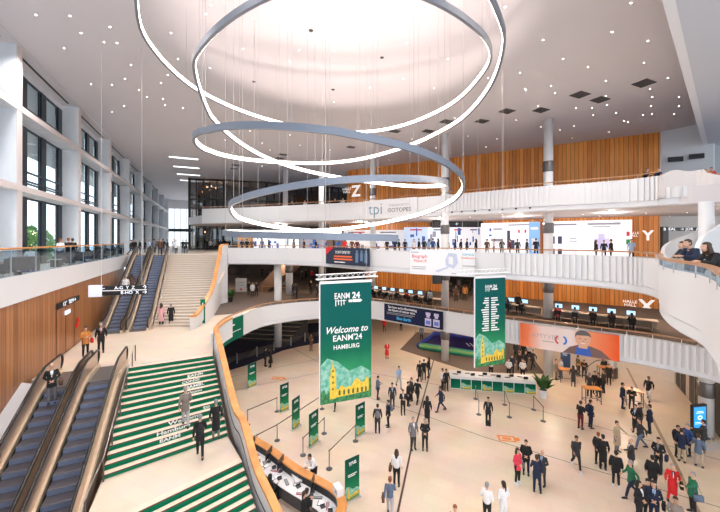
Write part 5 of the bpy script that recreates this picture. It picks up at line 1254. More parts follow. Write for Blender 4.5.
SHOEM = {'black':mat('shoe_black',(.008,.008,.008),.35),'white':mat('shoe_white',(.7,.72,.78),.5),'brown':mat('shoe_brown',(.12,.05,.02),.4)}
def V(*a): return Vector(a)
def blob(mb, pts, rad, n=10):
    "tapered limb with round joints"
    pts = [Vector(p) for p in pts]; rad = [r if isinstance(r,tuple) else (r,r,r) for r in rad]
    mb.tube(pts, [r[0] for r in rad], n)
    for p,r in zip(pts,rad): mb.ball(p, r, n, 6)
def fuse(mb, name, vox, mats, smooth=2):
    "join the limbs into one continuous skin"
    me = mb.mesh('tmp', [mats[0]]); o = bpy.data.objects.new('tmp', me); COL.objects.link(o)
    m = o.modifiers.new('r','REMESH'); m.mode = 'VOXEL'; m.voxel_size = vox
    s = o.modifiers.new('s','SMOOTH'); s.factor = .5; s.iterations = smooth
    dg = bpy.context.evaluated_depsgraph_get(); out = bpy.data.meshes.new_from_object(o.evaluated_get(dg)); bpy.data.objects.remove(o); bpy.data.meshes.remove(me)
    out.name = name; out.materials.clear()
    for x in mats: out.materials.append(x)
    for p in out.polygons: p.use_smooth = True; p.material_index = 0
    return out
def merge(me, mb):
    bm = bmesh.new(); bm.from_mesh(me); t = mb.mesh('t', [SKINS['light'],EYE,LIPM]); bm.from_mesh(t); bm.to_mesh(me); bm.free(); bpy.data.meshes.remove(t)
    return me
# joints: hip, chest, neck, head; left (+x) and right (-x) arm and leg chains
def pose(kind):
    J = dict(hip=V(0,0,.93), chest=V(0,.0,1.28), neck=V(0,.0,1.49), head=V(0,-.015,1.64), sh=.168, hw=.082)
    A = {1:(V(.24,.03,1.16),V(.25,-.06,.92)), -1:(V(-.24,.03,1.16),V(-.25,-.06,.92))}
    L = {1:(V(.10,-.015,.50),V(.11,.02,.09)), -1:(V(-.10,-.015,.50),V(-.11,.02,.09))}
    if kind == 'talk':
        A[1] = (V(.25,.0,1.15),V(.16,-.25,1.17)); L[-1] = (V(-.12,-.04,.50),V(-.16,.0,.09))
    elif kind == 'phone':
        A[1] = (V(.23,-.03,1.15),V(.06,-.27,1.20)); A[-1] = (V(-.23,-.03,1.15),V(-.06,-.26,1.17)); J['head'] = V(0,-.045,1.63)
    elif kind == 'hands':
        A[1] = (V(.25,.02,1.15),V(.05,-.17,1.02)); A[-1] = (V(-.25,.02,1.15),V(-.05,-.17,1.02))
    elif kind == 'walk':
        J['hip'] = V(0,-.01,.91); J['chest'] = V(0,-.04,1.26); J['neck'] = V(0,-.06,1.47); J['head'] = V(0,-.085,1.62)
        A[1] = (V(.23,.12,1.17),V(.24,.14,.93)); A[-1] = (V(-.23,-.10,1.15),V(-.21,-.30,1.00))
        L[1] = (V(.09,-.20,.53),V(.09,-.30,.10)); L[-1] = (V(-.09,.06,.50),V(-.09,.34,.17))
    elif kind == 'reach':
        A[1] = (V(.24,-.16,1.27),V(.18,-.42,1.20))
    elif kind == 'sit':
        d = V(0,.05,-.42)
        for k in ('hip','chest','neck','head'): J[k] = J[k]+d
        J['hip'] = V(0,.06,.53); J['chest'] = V(0,.02,.86); J['neck'] = V(0,-.01,1.06); J['head'] = V(0,-.04,1.21)
        A[1] = (V(.24,-.10,.76),V(.14,-.38,.78)); A[-1] = (V(-.24,-.10,.76),V(-.14,-.38,.78))
        L[1] = (V(.12,-.38,.52),V(.12,-.40,.09)); L[-1] = (V(-.12,-.38,.52),V(-.12,-.36,.09))
    elif kind == 'recline':
        J['hip'] = V(0,.10,.46); J['chest'] = V(0,.26,.76); J['neck'] = V(0,.32,.95); J['head'] = V(0,.29,1.10)
        A[1] = (V(.25,.10,.68),V(.12,-.18,.62)); A[-1] = (V(-.25,.10,.68),V(-.12,-.18,.62))
        L[1] = (V(.12,-.34,.52),V(.12,-.62,.14)); L[-1] = (V(-.10,-.34,.56),V(.02,-.66,.22))
    elif kind == 'lean':
        J['hip'] = V(0,.10,.92); J['chest'] = V(0,-.06,1.22); J['neck'] = V(0,-.16,1.38); J['head'] = V(0,-.23,1.50)
        A[1] = (V(.23,-.26,1.10),V(.06,-.42,1.13)); A[-1] = (V(-.23,-.26,1.10),V(-.06,-.42,1.13))
        L[1] = (V(.10,.06,.50),V(.11,.14,.09)); L[-1] = (V(-.10,.02,.50),V(-.13,.06,.09))
    J['A'] = A; J['L'] = L; return J
MESH = {}
def shoulders(J,s):
    up = (J['neck']-J['chest']).normalized(); return J['neck'] - up*.09 + V(s*J['sh'],0,0)
def hips(J,s): return J['hip']+V(s*J['hw'],0,-.02)
def get(part, kind, style=''):
    key = (part,kind,style)
    if key in MESH: return MESH[key]
    J = pose(kind); hd = J['head']; mb = MB()
    up = (hd-J['neck']).normalized()
    if part == 'body':
        # torso
        blob(mb, [J['hip'],J['hip'].lerp(J['chest'],.5),J['chest'],J['neck']-V(0,0,.06)], [(.12,.095,.10),(.11,.085,.1),(.12,.085,.12),(.066,.052,.05)])
        mb.ball(J['hip'],(.155,.11,.11)); mb.ball(J['chest'],(.135,.095,.15))
        blob(mb, [J['neck']-up*.06,J['neck']+up*.06], [.056,.052])
        mb.ball(hd+V(0,.012,.035),(.076,.095,.088),14,10); mb.ball(hd+V(0,-.03,-.045),(.058,.062,.070),12,8)   # skull and jaw
        mb.tube([hd+V(0,-.085,.02),hd+V(0,-.118,-.022),hd+V(0,-.095,-.03)],[.009,.017,.010],6)
        for s in (1,-1): mb.ball(hd+V(s*.080,.01,-.002),(.014,.022,.034),8,6); mb.ball(hd+V(s*.03,-.078,.032),(.024,.014,.008),8,6)
        for s in (1,-1):
            sh = shoulders(J,s); el,wr = J['A'][s]
            blob(mb, [sh,el,el.lerp(wr,.35),wr], [.048,.038,.038,.027]); mb.ball(sh,.052)
            kn,an = J['L'][s]; hp = hips(J,s)
            blob(mb, [hp,hp.lerp(kn,.5),kn,kn.lerp(an,.35),an], [.085,.075,.052,.055,.035])
            fw = V(0,-1,0); mb.tube([an+V(0,.04,-.04),an+V(0,-.05,-.05),an+V(0,-.15,-.07)],[.035,.04,.025],8)
            f = (wr-el).normalized(); pal = wr+f*.055
            mb.tube([wr,wr+f*.04,wr+f*.095],[.025,.036,.030],8)
        me = fuse(mb,'body',.0135,[SKINS['light'],EYE,LIPM])
        # five separate fingers per hand, eyes and mouth
        mb = MB()
        for s in (1,-1):
            el,wr = J['A'][s]; f = (wr-el).normalized(); side = V(1,0,0)-f*f.x; side.normalize(); nrm = f.cross(side).normalized()
            curl = -nrm if nrm.y*1 > 0 else nrm
            if kind in ('stand','walk','hands') or abs(f.z) > .6: side = V(0,1,0)-f*f.y; side.normalize(); curl = V(-s,0,0)
            for k,(o,l) in enumerate(((-.028,.058),(-.009,.070),(.010,.066),(.028,.052))):
                b0 = wr+f*.075+side*o; b1 = b0+f*l*.5+curl*.006; b2 = b1+f*l*.30+curl*.018; b3 = b2+f*l*.18+curl*.020
                mb.tube([b0-f*.02,b0,b1,b2,b3],[.009,.010,.009,.008,.006],6)
            b0 = wr+f*.03-side*.028; mb.tube([b0,b0-side*.022+f*.022+curl*.01,b0-side*.026+f*.052+curl*.022],[.012,.011,.008],6)
        for s in (1,-1): mb.ball(hd+V(s*.031,-.086,.014),(.013,.009,.008),8,6,1)
        mb.tube([hd+V(-.024,-.086,-.058),hd+V(0,-.093,-.060),hd+V(.024,-.086,-.058)],[.004,.007,.004],6,2)
        me = merge(me,mb)
    elif part == 'top':
        big = .012 if style != 'puffer' else .035
        e = big
        blob(mb, [J['hip']+V(0,0,.0),J['hip'].lerp(J['chest'],.5),J['chest'],J['neck']-up*.062], [(.135+e,.11+e,.09),(.13+e,.105+e,.1),(.145+e,.105+e,.13),(.085+e,.075+e,.045)])
        mb.ball(J['hip']+V(0,0,.02),(.158+e,.118+e,.10)); mb.ball(J['chest'],(.160+e,.115+e,.16)); mb.ball(J['hip'].lerp(J['chest'],.5),(.155+e,.115+e,.14))
        if style in ('jacket','coat','puffer','dress'):
            lo = .20 if style != 'coat' and style != 'dress' else .52
            if kind in ('sit','recline'): lo = .05
            a = J['hip']; mb.tube([a+V(0,0,.10),a-V(0,0,.06),a-V(0,0,lo)],[.142+e,.155+e,.162+e+(.05 if style=='dress' else 0)],16)
        for s in (1,-1):
            sh = shoulders(J,s); el,wr = J['A'][s]
            blob(mb, [sh-V(0,0,.005),el,el.lerp(wr,.35)], [.058+e*.6,.044+e*.6,.043+e*.6]); mb.ball(sh,.062+e*.6)
            if style != 'short': mb.tube([el.lerp(wr,.3),el.lerp(wr,.93)],[.043+e*.6,.033+e*.5],10)
        me = fuse(mb,'top',.017,[CLO['black']])
    elif part == 'trousers':
        mb.ball(J['hip']+V(0,0,-.02),(.165,.122,.12))
        for s in (1,-1):
            kn,an = J['L'][s]; hp = hips(J,s)
            if style == 'skirt': 
                blob(mb,[hp,hp.lerp(kn,.5),hp.lerp(kn,.95)],[.11,.115,.12]); 
            else: blob(mb,[hp,hp.lerp(kn,.5),kn,kn.lerp(an,.9)],[.102,.090,.066,.055])
        me = fuse(mb,'trousers',.017,[CLO['black']])
    elif part == 'shoe':
        s = int(style); kn,an = J['L'][s]
        mb.tube([an+V(0,.065,-.055),an+V(0,.02,-.045),an+V(0,-.06,-.052),an+V(0,-.15,-.066),an+V(0,-.185,-.07)],[.026,.044,.043,.036,.018],10); mb.box(an+V(0,-.06,-.085),(.085,.25,.016)); mb.tube([an+V(0,.0,-.04),an+V(0,.0,.0)],[.045,.045],8)
        me = mb.mesh('shoe',SHOEM['black'],True)
    elif part == 'hair':
        if style in ('short','balding'):
            if style == 'short': mb.ball(hd+V(0,.022,.052),(.088,.100,.088),14,9); mb.ball(hd+V(0,.05,.0),(.082,.072,.085),12,8)
            else: mb.ball(hd+V(0,.055,.01),(.086,.062,.055),12,8)
        elif style in ('long','ponytail'):
            mb.ball(hd+V(0,.022,.052),(.092,.103,.090),14,9); mb.ball(hd+V(0,.055,-.02),(.088,.070,.10),12,8)
            if style == 'long': mb.tube([hd+V(0,.05,-.02),hd+V(0,.085,-.14),hd+V(0,.10,-.27)],[.085,.088,.045],12)
            else: mb.tube([hd+V(0,.10,.03),hd+V(0,.15,-.03),hd+V(0,.15,-.16),hd+V(0,.14,-.24)],[.03,.034,.028,.01],8)
            if style == 'long':
                for s in (1,-1): mb.tube([hd+V(s*.07,.0,.03),hd+V(s*.088,.01,-.08),hd+V(s*.08,.03,-.19)],[.03,.032,.02],8)
        elif style == 'bun':
            mb.ball(hd+V(0,.022,.052),(.090,.102,.089),14,9); mb.ball(hd+V(0,.05,.0),(.082,.070,.085),12,8); mb.ball(hd+V(0,.12,.08),.042,10,8)
        elif style == 'scarf':
            mb.ball(hd+V(0,.02,.035),(.105,.115,.115),14,9); mb.tube([hd+V(0,.02,-.02),hd+V(0,.03,-.14),J['neck']-V(0,-.01,.09)],[.10,.115,.19],14)
        me = fuse(mb,'hair',.012,[HAIR['black']])
        # keep the face free
        bm = bmesh.new(); bm.from_mesh(me)
        cut = [v for v in bm.verts if v.co.y < hd.y-.035 and v.co.z < hd.z+.062 and abs(v.co.x) < .075] if style != 'balding' else []
        bmesh.ops.delete(bm, geom=cut, context='VERTS'); bm.to_mesh(me); bm.free()
    elif part == 'shirt':
        c = J['chest']; n = J['neck']; dirv = (n-c).normalized(); y0 = c.y-.147
        b_ = c-V(0,.150,.04); t0 = n-dirv*.045+V(0,-.085,0)
        mb.add([t0+V(-.055,0,0),t0+V(.055,0,0),(b_+t0)/2+V(.045,-.022,0),b_+V(0,-.004,-.08),(b_+t0)/2+V(-.045,-.022,0), t0+V(0,.06,.01),c],[(0,1,2,3,4),(1,0,5),(0,4,6),(1,6,2),(3,6,4),(2,6,3),(0,6,5),(1,5,6)],0)
        mb.tube([t0+V(0,-.012,-.01),(b_+t0)/2+V(0,-.034,0),b_+V(0,-.014,-.05)],[.011,.016,.012],6,1)
        me = mb.mesh('shirt',[CLO['white'],CLO['navy']],False)
    MESH[key] = me; return me
rp = random.Random(11); NP = [0]
def child(root, name, me, m, slot=0):
    c = bpy.data.objects.new(name, me); COL.objects.link(c); c.parent = root
    c.material_slots[slot].link = 'OBJECT'; c.material_slots[slot].material = m; return c
def person(loc, face, kind, top, trou, label, hair='short', hc='brown', skin='light', style='jacket', shoes='black', shirt=None, tie=None, legs='', s=1., group=None, bag=None):
    k = (s if s != 1. else rp.uniform(.97,1.04))
    az = math.atan2(loc[0], loc[1])
    o = bpy.data.objects.new('person', get('body',kind)); COL.objects.link(o); o.location = loc; o.rotation_euler = (0,0,math.radians(face)-az); o.scale = (k,k,k)
    o.material_slots[0].link = 'OBJECT'; o.material_slots[0].material = SKINS[skin]
    tag(o, label, 'person', group)
    if hair != 'bald': child(o, 'headscarf' if hair=='scarf' else 'hair', get('hair',kind,hair), CLO[hc] if hair=='scarf' else HAIR[hc])
    child(o, {'coat':'coat','jacket':'jacket','puffer':'jacket','dress':'dress','short':'shirt','shirt':'shirt'}[style], get('top',kind,style), CLO[top])
    child(o, 'skirt' if legs=='skirt' else 'trousers', get('trousers',kind,legs), CLO[trou])
    for q_ in ('1','-1'): child(o, 'shoe', get('shoe',kind,q_), SHOEM[shoes])
    if shirt and kind not in ('sit','recline','lean','walk'):
        c = child(o, 'shirt_front', get('shirt',kind), CLO[shirt])
        c.material_slots[1].link = 'OBJECT'; c.material_slots[1].material = CLO[tie] if tie else CLO[shirt]
    NP[0] += 1
    if bag: make_bag(o, *bag)
    return o
BG = {}
def make_bag(o, kind, col, label):
    if kind not in BG:
        q = MB()
        if kind == 'backpack':
            q.ball((0,.21,1.22),(.15,.10,.23),12,8); q.ball((0,.29,1.14),(.11,.05,.12),10,6)
            for s in (1,-1): q.tube([(s*.10,.14,1.40),(s*.12,.02,1.475),(s*.125,-.12,1.38),(s*.13,-.12,1.2),(s*.15,.10,1.08)],.014,6)
        elif kind == 'shoulder_bag':
            q.box((.30,.02,.86),(.12,.32,.24)); q.ball((.30,.02,.86),(.085,.17,.14),12,8); q.tube([(.28,-.12,.97),(.20,-.05,1.3),(.17,.0,1.46),(.22,.06,1.3),(.28,.15,.97)],.010,6)
        elif kind == 'floor_bag':
            q.ball((.0,-.1,.16),(.17,.11,.17),12,8); q.tube([(-.06,-.1,.30),(0,-.1,.37),(.06,-.1,.30)],.01,6); q.box((0,-.1,.04),(.3,.18,.08))
        BG[kind] = q.mesh(kind,[CLO['black']],True)
    b_ = bpy.data.objects.new('backpack' if kind=='backpack' else 'bag', BG[kind]); COL.objects.link(b_); b_.location = o.location; b_.rotation_euler = o.rotation_euler; b_.scale = o.scale
    b_.material_slots[0].link = 'OBJECT'; b_.material_slots[0].material = CLO[col]; tag(b_, label, 'backpack' if kind=='backpack' else 'bag')
def G(x,y,z=0): return tuple(P(x,y,z))
W_='white'
# ---- hall floor, left and centre
PP = [
 (265.3,366.3,100,'stand','black','black','person in black standing left of the pair at the navy carpet fence','short','black','light','jacket'),
 (270.5,367,-100,'stand','black','black','person in a long black dress, right of the pair at the navy carpet fence','long','black','light','dress'),
 (311,350.6,30,'phone','brown','maroon','woman in brown and dark red holding her hair beside the glass fence','long','brown','light','jacket'),
 (377.8,399,90,'phone','steel','black','man in a grey blue jacket looking at his phone right of the welcome banner','short','brown','light','jacket'),
 (398.7,387.3,20,'walk','lightblue','lightgrey','person in light blue walking behind the first group','short','brown','light','shirt'),
 (335,408.5,-20,'walk','black','black','person in black whose legs show just below the welcome banner','short','black','light','jacket'),
 (419.8,381,0,'stand','black','black','person in black left of the trio before the column','short','black','tan','coat'),
 (424,379.8,180,'stand','black','black','person in black seen from behind in the trio before the column','short','black','light','jacket'),
 (428.6,377.6,-90,'stand','black','charcoal','woman with long hair at the right of the trio before the column','long','brown','light','jacket'),
 (392.3,408.2,0,'stand','charcoal','charcoal','man in a dark suit with a light blue shirt facing the camera','short','black','light','jacket'),
 (403,414.3,10,'phone','black','black','man in a black suit reading white papers in the centre group','short','black','light','jacket'),
 (408.3,405.6,70,'stand','black','black','tall man in a black suit at the back of the centre group','short','black','light','coat'),
 (411.3,400.5,-60,'hands','charcoal','black','man holding something red, partly hidden in the centre group','short','brown','light','jacket'),
 (417.3,403.5,160,'walk','black','black','person with a black shoulder bag walking away at the centre group','short','black','tan','jacket'),
 (377.6,432.7,180,'stand','charcoal','black','person with a dark grey backpack seen from behind near the nearest roll-ups','short','brown','light','jacket'),
 (388.2,426.5,-80,'stand','black','black','man with a grey backpack turned to the left in front of the centre group','short','black','light','jacket'),
 (427.2,424,180,'stand','black','black','woman with long black hair seen from behind on the dark floor line','long','black','light','coat'),
 (413.2,448.8,20,'stand','grey','charcoal','man in a grey suit standing on the dark floor line','short','grey','light','jacket'),
 (425,449.6,0,'hands','black','black','man in a black suit folding his hands, right of the grey suit','short','grey','light','jacket'),
 (441.3,411.4,-70,'walk','navy','navy','man in navy walking towards the left of the white desk','short','black','tan','jacket'),
 (446.3,390.6,20,'stand','black','black','man in a black suit at the left end of the white desk','short','black','tan','jacket'),
 (442.6,389.6,60,'stand','white','black','person in a white shirt beside the left end of the white desk','short','black','tan','shirt'),
 (396.6,485.7,170,'stand','white','black','woman with long brown hair in a white top, black trousers and a brown bag','long','brown','light','shirt'),
 (390,517,180,'walk','steel','lightgrey','man in a blue grey shirt with a large brown bag walking away','short','red','light','shirt'),
 (517.6,483.2,50,'hands','coral','black','woman in a bright coral top with a grey bag and white shoes','long','brown','light','jacket'),
 (526,473.8,0,'hands','black','navy','man in a black jacket facing the camera in the group of four','short','black','light','puffer'),
 (542.3,484.8,-20,'hands','charcoal','charcoal','bald man in a dark suit in the group of four','bald','black','light','jacket'),
 (536.8,491.8,180,'talk','navy','navy','man in navy with his back to the camera, nearest of the group of four','short','brown','tan','jacket'),
 (487,524,160,'hands','white','black','grey haired man in a white shirt cut by the bottom edge','short','grey','light','shirt'),
 (503.5,524,-140,'hands','white','white','woman with a dark ponytail in white at the bottom edge','ponytail','black','light','shirt'),
 (576,468.5,20,'walk','charcoal','black','blurred walker in dark clothes and white shoes crossing the right half','short','black','tan','jacket'),
 (488.2,424.6,0,'stand','black','black','man in black with a bag between his feet before the white desk','short','black','light','jacket'),
 (580.5,428.6,150,'phone','black','maroon','woman in a black top and dark red trousers','bun','brown','light','shirt'),
 (590.6,427.7,120,'stand','navy','navy','man with a navy backpack beside the woman in dark red trousers','short','black','light','jacket'),
 # around the desk and under the balcony
 (512,374.2,20,'stand','navy','black','person in navy standing behind the registration desk','short','black','light','jacket'),
 (519.5,371,0,'stand','black','black','person in black behind the staff in white','short','black','tan','jacket'),
 (525.5,370.5,60,'talk','black','charcoal','second person in black behind the staff in white','short','brown','light','jacket'),
 (533,368.8,-40,'walk','charcoal','black','person in dark grey walking behind the column with the palm','short','black','light','jacket'),
 (529,360.5,0,'stand','white','black','person in a white shirt far behind the palm','short','brown','light','shirt'),
 (523.5,361,0,'stand','black','black','dark figure far behind the palm, left of the white shirt','short','black','light','jacket'),
 (516,359,20,'stand','charcoal','black','dark figure just right of the sponsor banner edge','short','black','light','jacket'),
 (556.2,379.4,60,'stand','taupe','taupe','man in a taupe jacket and trousers left of the blue notice board','short','black','light','jacket'),
 (561.2,377.8,-60,'talk','lightgrey','steel','man in light grey blue talking beside the blue notice board','short','black','light','jacket'),
 (573.2,386.4,180,'stand','charcoal','grey','person in a long grey coat leaning on the high table','long','black','light','coat'),
 (578,375.5,120,'talk','olive','black','person in olive behind the far small high table','short','brown','light','jacket'),
 (584.2,377.6,0,'lean','black','black','person in black leaning with crossed arms on the far high table','short','black','light','jacket'),
 (589.5,396.6,160,'stand','charcoal','black','grey haired man in dark grey left of the dark group at the high table','short','grey','light','jacket'),
 (595,393.5,30,'hands','black','black','person in black in the middle of the dark group at the high table','short','black','light','coat'),
 (598.5,396.8,-40,'stand','black','black','person in a long black coat right of the dark group at the high table','short','black','light','coat'),
 (603.5,392.5,-70,'talk','charcoal','black','person in charcoal behind the far right of the dark group','short','brown','light','jacket'),
 (609,384.5,0,'stand','black','black','person in black standing by the far right high table','short','black','light','jacket'),
 (604,377.5,30,'hands','black','charcoal','person in black half hidden behind the far right high table','long','black','light','jacket'),
 (622.6,408.2,90,'stand','navy','navy','man in a navy suit at the left end of the furthest right high table','short','brown','light','jacket'),
 (631.8,408.8,0,'lean','black','charcoal','man in black leaning on the furthest right high table','short','black','light','jacket'),
 (648.8,400.3,-10,'walk','black','white','person with white trousers and black jacket walking under the balcony','short','black','tan','jacket'),
 (635.6,432.6,-20,'hands','black','black','man in a black coat holding papers, in front of the high table','short','brown','light','coat'),
 (639.6,430,60,'stand','charcoal','black','person half hidden behind the man holding papers','short','black','light','jacket'),
 (649.6,433,-100,'hands','navy','navy','man in a navy suit with hands folded facing the man with papers','short','black','light','jacket'),
 (681.8,461.6,170,'stand','navy','beige','man in a navy jacket and beige trousers near the kiosk, left one','short','brown','light','jacket'),
 (687.6,455,-40,'stand','blue','black','man in blue and black between the two beige trousers','short','grey','light','jacket'),
 (698.6,466.2,170,'talk','steel','beige','man in a blue grey jacket and beige trousers directly before the kiosk','short','brown','light','jacket'),
 (678.3,457,40,'stand','black','black','person with a black backpack at the left of the kiosk group','short','brown','light','jacket'),
 (703.5,452,-90,'reach','charcoal','charcoal','person in dark grey touching the kiosk screen','short','black','light','jacket'),
 (603,468.9,190,'stand','black','black','man in black seen from behind at the far left of the right crowd','short','black','light','coat'),
 (598.4,464.5,160,'stand','charcoal','black','person with orange hair and a black bag left in the right crowd','short','red','light','jacket'),
 (617,451.6,60,'reach','beige','grey','person in a beige coat reaching out a hand','short','brown','light','coat'),
 (631.2,472,-70,'reach','charcoal','charcoal','bald man in a dark suit shaking hands','bald','brown','light','jacket'),
 (616,485.8,180,'stand','black','black','man in black with white shoes seen from behind','short','black','light','puffer'),
 (658.4,472.4,-10,'hands','black','charcoal','tall man in black with a bag in the middle of the right crowd','short','black','light','jacket'),
 (652.5,491.5,180,'stand','black','black','person in a black puffer jacket behind the red suit','short','black','light','puffer'),
 (641,449,-60,'walk','charcoal','steel','blurred walker bending forward left of the tall man in black','short','black','light','jacket'),
 (632,498,-60,'walk','green','navy','blurred walker in dark green striding to the left','short','grey','light','jacket'),
 (672.6,501.6,10,'talk','red','red','woman in a red suit with grey hair','short','grey','light','coat'),
 (693,513,-60,'reach','green','black','person in a green jacket with grey hair reaching to the woman in red','short','grey','light','jacket'),
 (639,521,60,'hands','black','black','woman in black with long dark hair at the bottom edge','long','black','light','jacket'),
 (654,523,0,'hands','navy','navy','man in a navy suit and light blue shirt at the bottom edge','short','black','light','jacket'),
 (648,519,30,'stand','charcoal','black','dark figure hidden behind the man in the navy suit at the bottom edge','short','black','light','jacket'),
 (675.5,541,0,'hands','taupe','black','person with dark hair and raised hand cut by the bottom edge','short','black','tan','shirt'),
 (455,550,0,'stand','orange','charcoal','person with reddish hair just touching the bottom edge','short','red','light','shirt'),
]
BAGS = {'person with a dark grey backpack':('backpack','grey','dark grey backpack on the back of the person left of the centre group'),
 'man with a grey backpack':('backpack','steel','blue grey backpack of the man turned to the left before the centre group'),
 'person with a black shoulder bag':('shoulder_bag','black','black shoulder bag of the person walking away at the centre group'),
 'woman with long brown hair in a white':('shoulder_bag','brown','brown leather bag of the woman in the white top'),
 'man in a blue grey shirt with a large':('shoulder_bag','brown','large brown bag of the man walking away at the bottom edge'),
 'woman in a bright coral':('shoulder_bag','grey','grey handbag of the woman in the coral top'),
 'man with a navy backpack':('backpack','navy','navy backpack beside the woman in dark red trousers'),
 'man in black with a bag between':('floor_bag','black','black bag on the floor at the feet of the man before the white desk'),
 'person with a black backpack at the left':('backpack','black','black backpack in the group at the kiosk'),
 'tall man in black with a bag':('shoulder_bag','navy','dark blue bag carried by the tall man in black'),
 'person with orange hair':('backpack','black','black backpack at the far left of the right crowd'),
 'woman in a red suit':('shoulder_bag','black','black handbag of the woman in the red suit'),
 'person in a green jacket':('shoulder_bag','steel','grey blue shoulder bag of the person in the green jacket'),
 'man in a navy suit and light':('shoulder_bag','black','black bag on the shoulder of the man in navy at the bottom edge')}
SH = {'man in a dark suit with a light blue':('lightblue',None),'man in a black suit reading':('white',None),'man in a black suit and white':('white',None),'bald man in a dark suit in':('lightblue','navy'),'man in a navy suit and light':('lightblue','navy'),'man in a black coat holding':('lightblue',None),'tall man in black with a bag':('grey',None),'man in a grey suit':('white',None),'woman in a red suit':('black','white'),'man in black with a bag between':('grey',None),'man in a navy suit with hands':('white',None),'bald man in a dark suit shaking':('white','navy'),'woman in black with':('white',None)}
for (x,y,f,kd,tp,tr,lb,hr,hc,sk,st) in PP:
    sh = next((v for k_,v in SH.items() if lb.startswith(k_)),(None,None)); bg = next((v for k_,v in BAGS.items() if lb.startswith(k_)),None)
    person(G(x,y), f, kd, tp, tr, lb, hr, hc, sk, st, 'white' if 'white shoes' in lb else 'black', sh[0], sh[1], bag=bg)
# red robed figure
person(G(387,358.5), 20, 'hands','red','red','figure in a long red robe with a white collar beside the purple banner','short','white','light','dress',shirt='white')
for x,y,tp in ((384.3,331.5,'red'),(401,330.5,'black'),(421.5,340,'steel')):
    person(G(x,y), 0,'stand',tp,'black','distant person in %s %s'%({'red':'red','black':'black','steel':'grey blue'}[tp],{'red':'left of the purple banner','black':'below the purple banner','steel':'at the corner of the blue field'}[tp]),'short','black','light','jacket')
# staff behind the white desk
for x,y,dx in ((491,379.5,0),(508.8,378.4,1),(522.8,379.6,2)):
    p = P(x,388+dx*1.3,0)+Vector((.1,2.1,0)); k = (x-360)/F; p.x = k*p.y
    person(tuple(p), 0,'hands','white','black','desk attendant in a white shirt behind the white desk, %s'%('left','middle','right')[dx]+' one','short','brown','light','shirt')
# stairs and landings
person(tuple(Lf(-.6,17.0,3.5)),180,'walk','taupe','lightgrey','person in a patterned grey top and pale trousers climbing the green stairs','short','grey','light','jacket')
a = P(200,457,2.9); person(tuple(a),180,'walk','black','black','person in black with a backpack stepping onto the green stairs','short','grey','light','jacket',bag=('backpack','black','black backpack of the person at the foot of the green stairs'))
a = P(216,438.5,3.25); person(tuple(a),180,'stand','black','taupe','grey haired person in a black coat near the beech rail','bun','grey','light','coat')
a = P(161.3,326.5,5.2); person(tuple(a),160,'stand','pink','charcoal','woman in a pink coat at the foot of the pale stairs','long','brown','light','coat')
a = P(171,325.5,5.2); person(tuple(a),180,'stand','black','black','person in black at the foot of the pale stairs beside the pink coat','short','grey','light','coat')
a = P(85.5,356,5.2); person(tuple(a),10,'phone','orange','black','person in an ochre jacket with a red bag on the landing','short','black','light','jacket',bag=('shoulder_bag','red','red bag of the person in the ochre jacket'))
a = P(101,352.5,5.2); person(tuple(a),0,'stand','black','black','man in a dark suit, white shirt and red tie on the landing','short','grey','light','jacket',shirt='white',tie='red')
person(tuple(Lf(-5.85,18.9,4.86)),0,'hands','black','grey','bearded man in a dark suit riding the lower escalator down','balding','brown','light','jacket',shirt='white',bag=('shoulder_bag','brown','brown bag of the man riding the lower escalator'))
person(tuple(Lf(-4.3,12.25,2.12)),180,'stand','black','black','person in a long black coat riding up the lower escalator at the bottom edge','scarf','black','light','coat')
person(tuple(U(-6.5,34.6,7.15)),180,'stand','white','maroon','person in a white top and dark red trousers on the upper escalator','short','grey','light','jacket',legs='')
person(tuple(U(-6.15,35.0,7.32)),180,'stand','brown','red','woman in brown and red on the upper escalator beside the white top','long','brown','light','jacket')
# visitors at the head of the stairs
hs = [(131,43.2,'charcoal'),(134.5,42.8,'black'),(140,43.5,'black'),(149,45,'lightblue'),(154,47,'grey'),(160,43,'brown'),(163,44.5,'black'),(167.5,46,'charcoal'),(174,48,'lightgrey'),(176,44,'white'),(183,47,'black'),(186,46,'charcoal'),(157,52,'navy'),(145,52,'black')]
for i,(x,s_,tp) in enumerate(hs):
    k = (x-360)/F; # point on the floor along column x at distance s_
    u = s_*(-.418-k*.908)/(k*.418-.908); p = U(u,s_,Z2)
    person(tuple(p), rp.choice([0,180,150,20,90]),'stand' if i%3 else 'walk',tp,'black' if i%2 else 'jeans','visitor in %s at the head of the escalators, %s'%({'lightblue':'light blue','lightgrey':'light grey'}.get(tp,tp),('leftmost','second from the left','third from the left','beside the third window','beside the grey jacket','in the middle of the crowd','just behind the brown jacket','right of the brown jacket','nearer the glazed end','with pale jacket by the stairs','before the bright far window','next to the dark tower','far behind the escalators','far behind at the left')[i]),rp.choice(['short','long','short']),rp.choice(['black','brown','grey']),'light','jacket')
for i,(x,Y) in enumerate(((207,54),(210.5,54.5),(214.5,53.5),(219.5,53),(223,54.5),(227,53))):
    person((( x-360)/F*Y,Y,Z2),rp.choice([0,180,90]),'stand',('black','white','lightgrey','navy','black','charcoal')[i],'black','visitor before the dark glazed tower, %s'%('leftmost in black','second, in white','in light grey','in navy','in black nearer the stair rail','in charcoal beside the stair rail')[i],'short','brown','light','jacket')
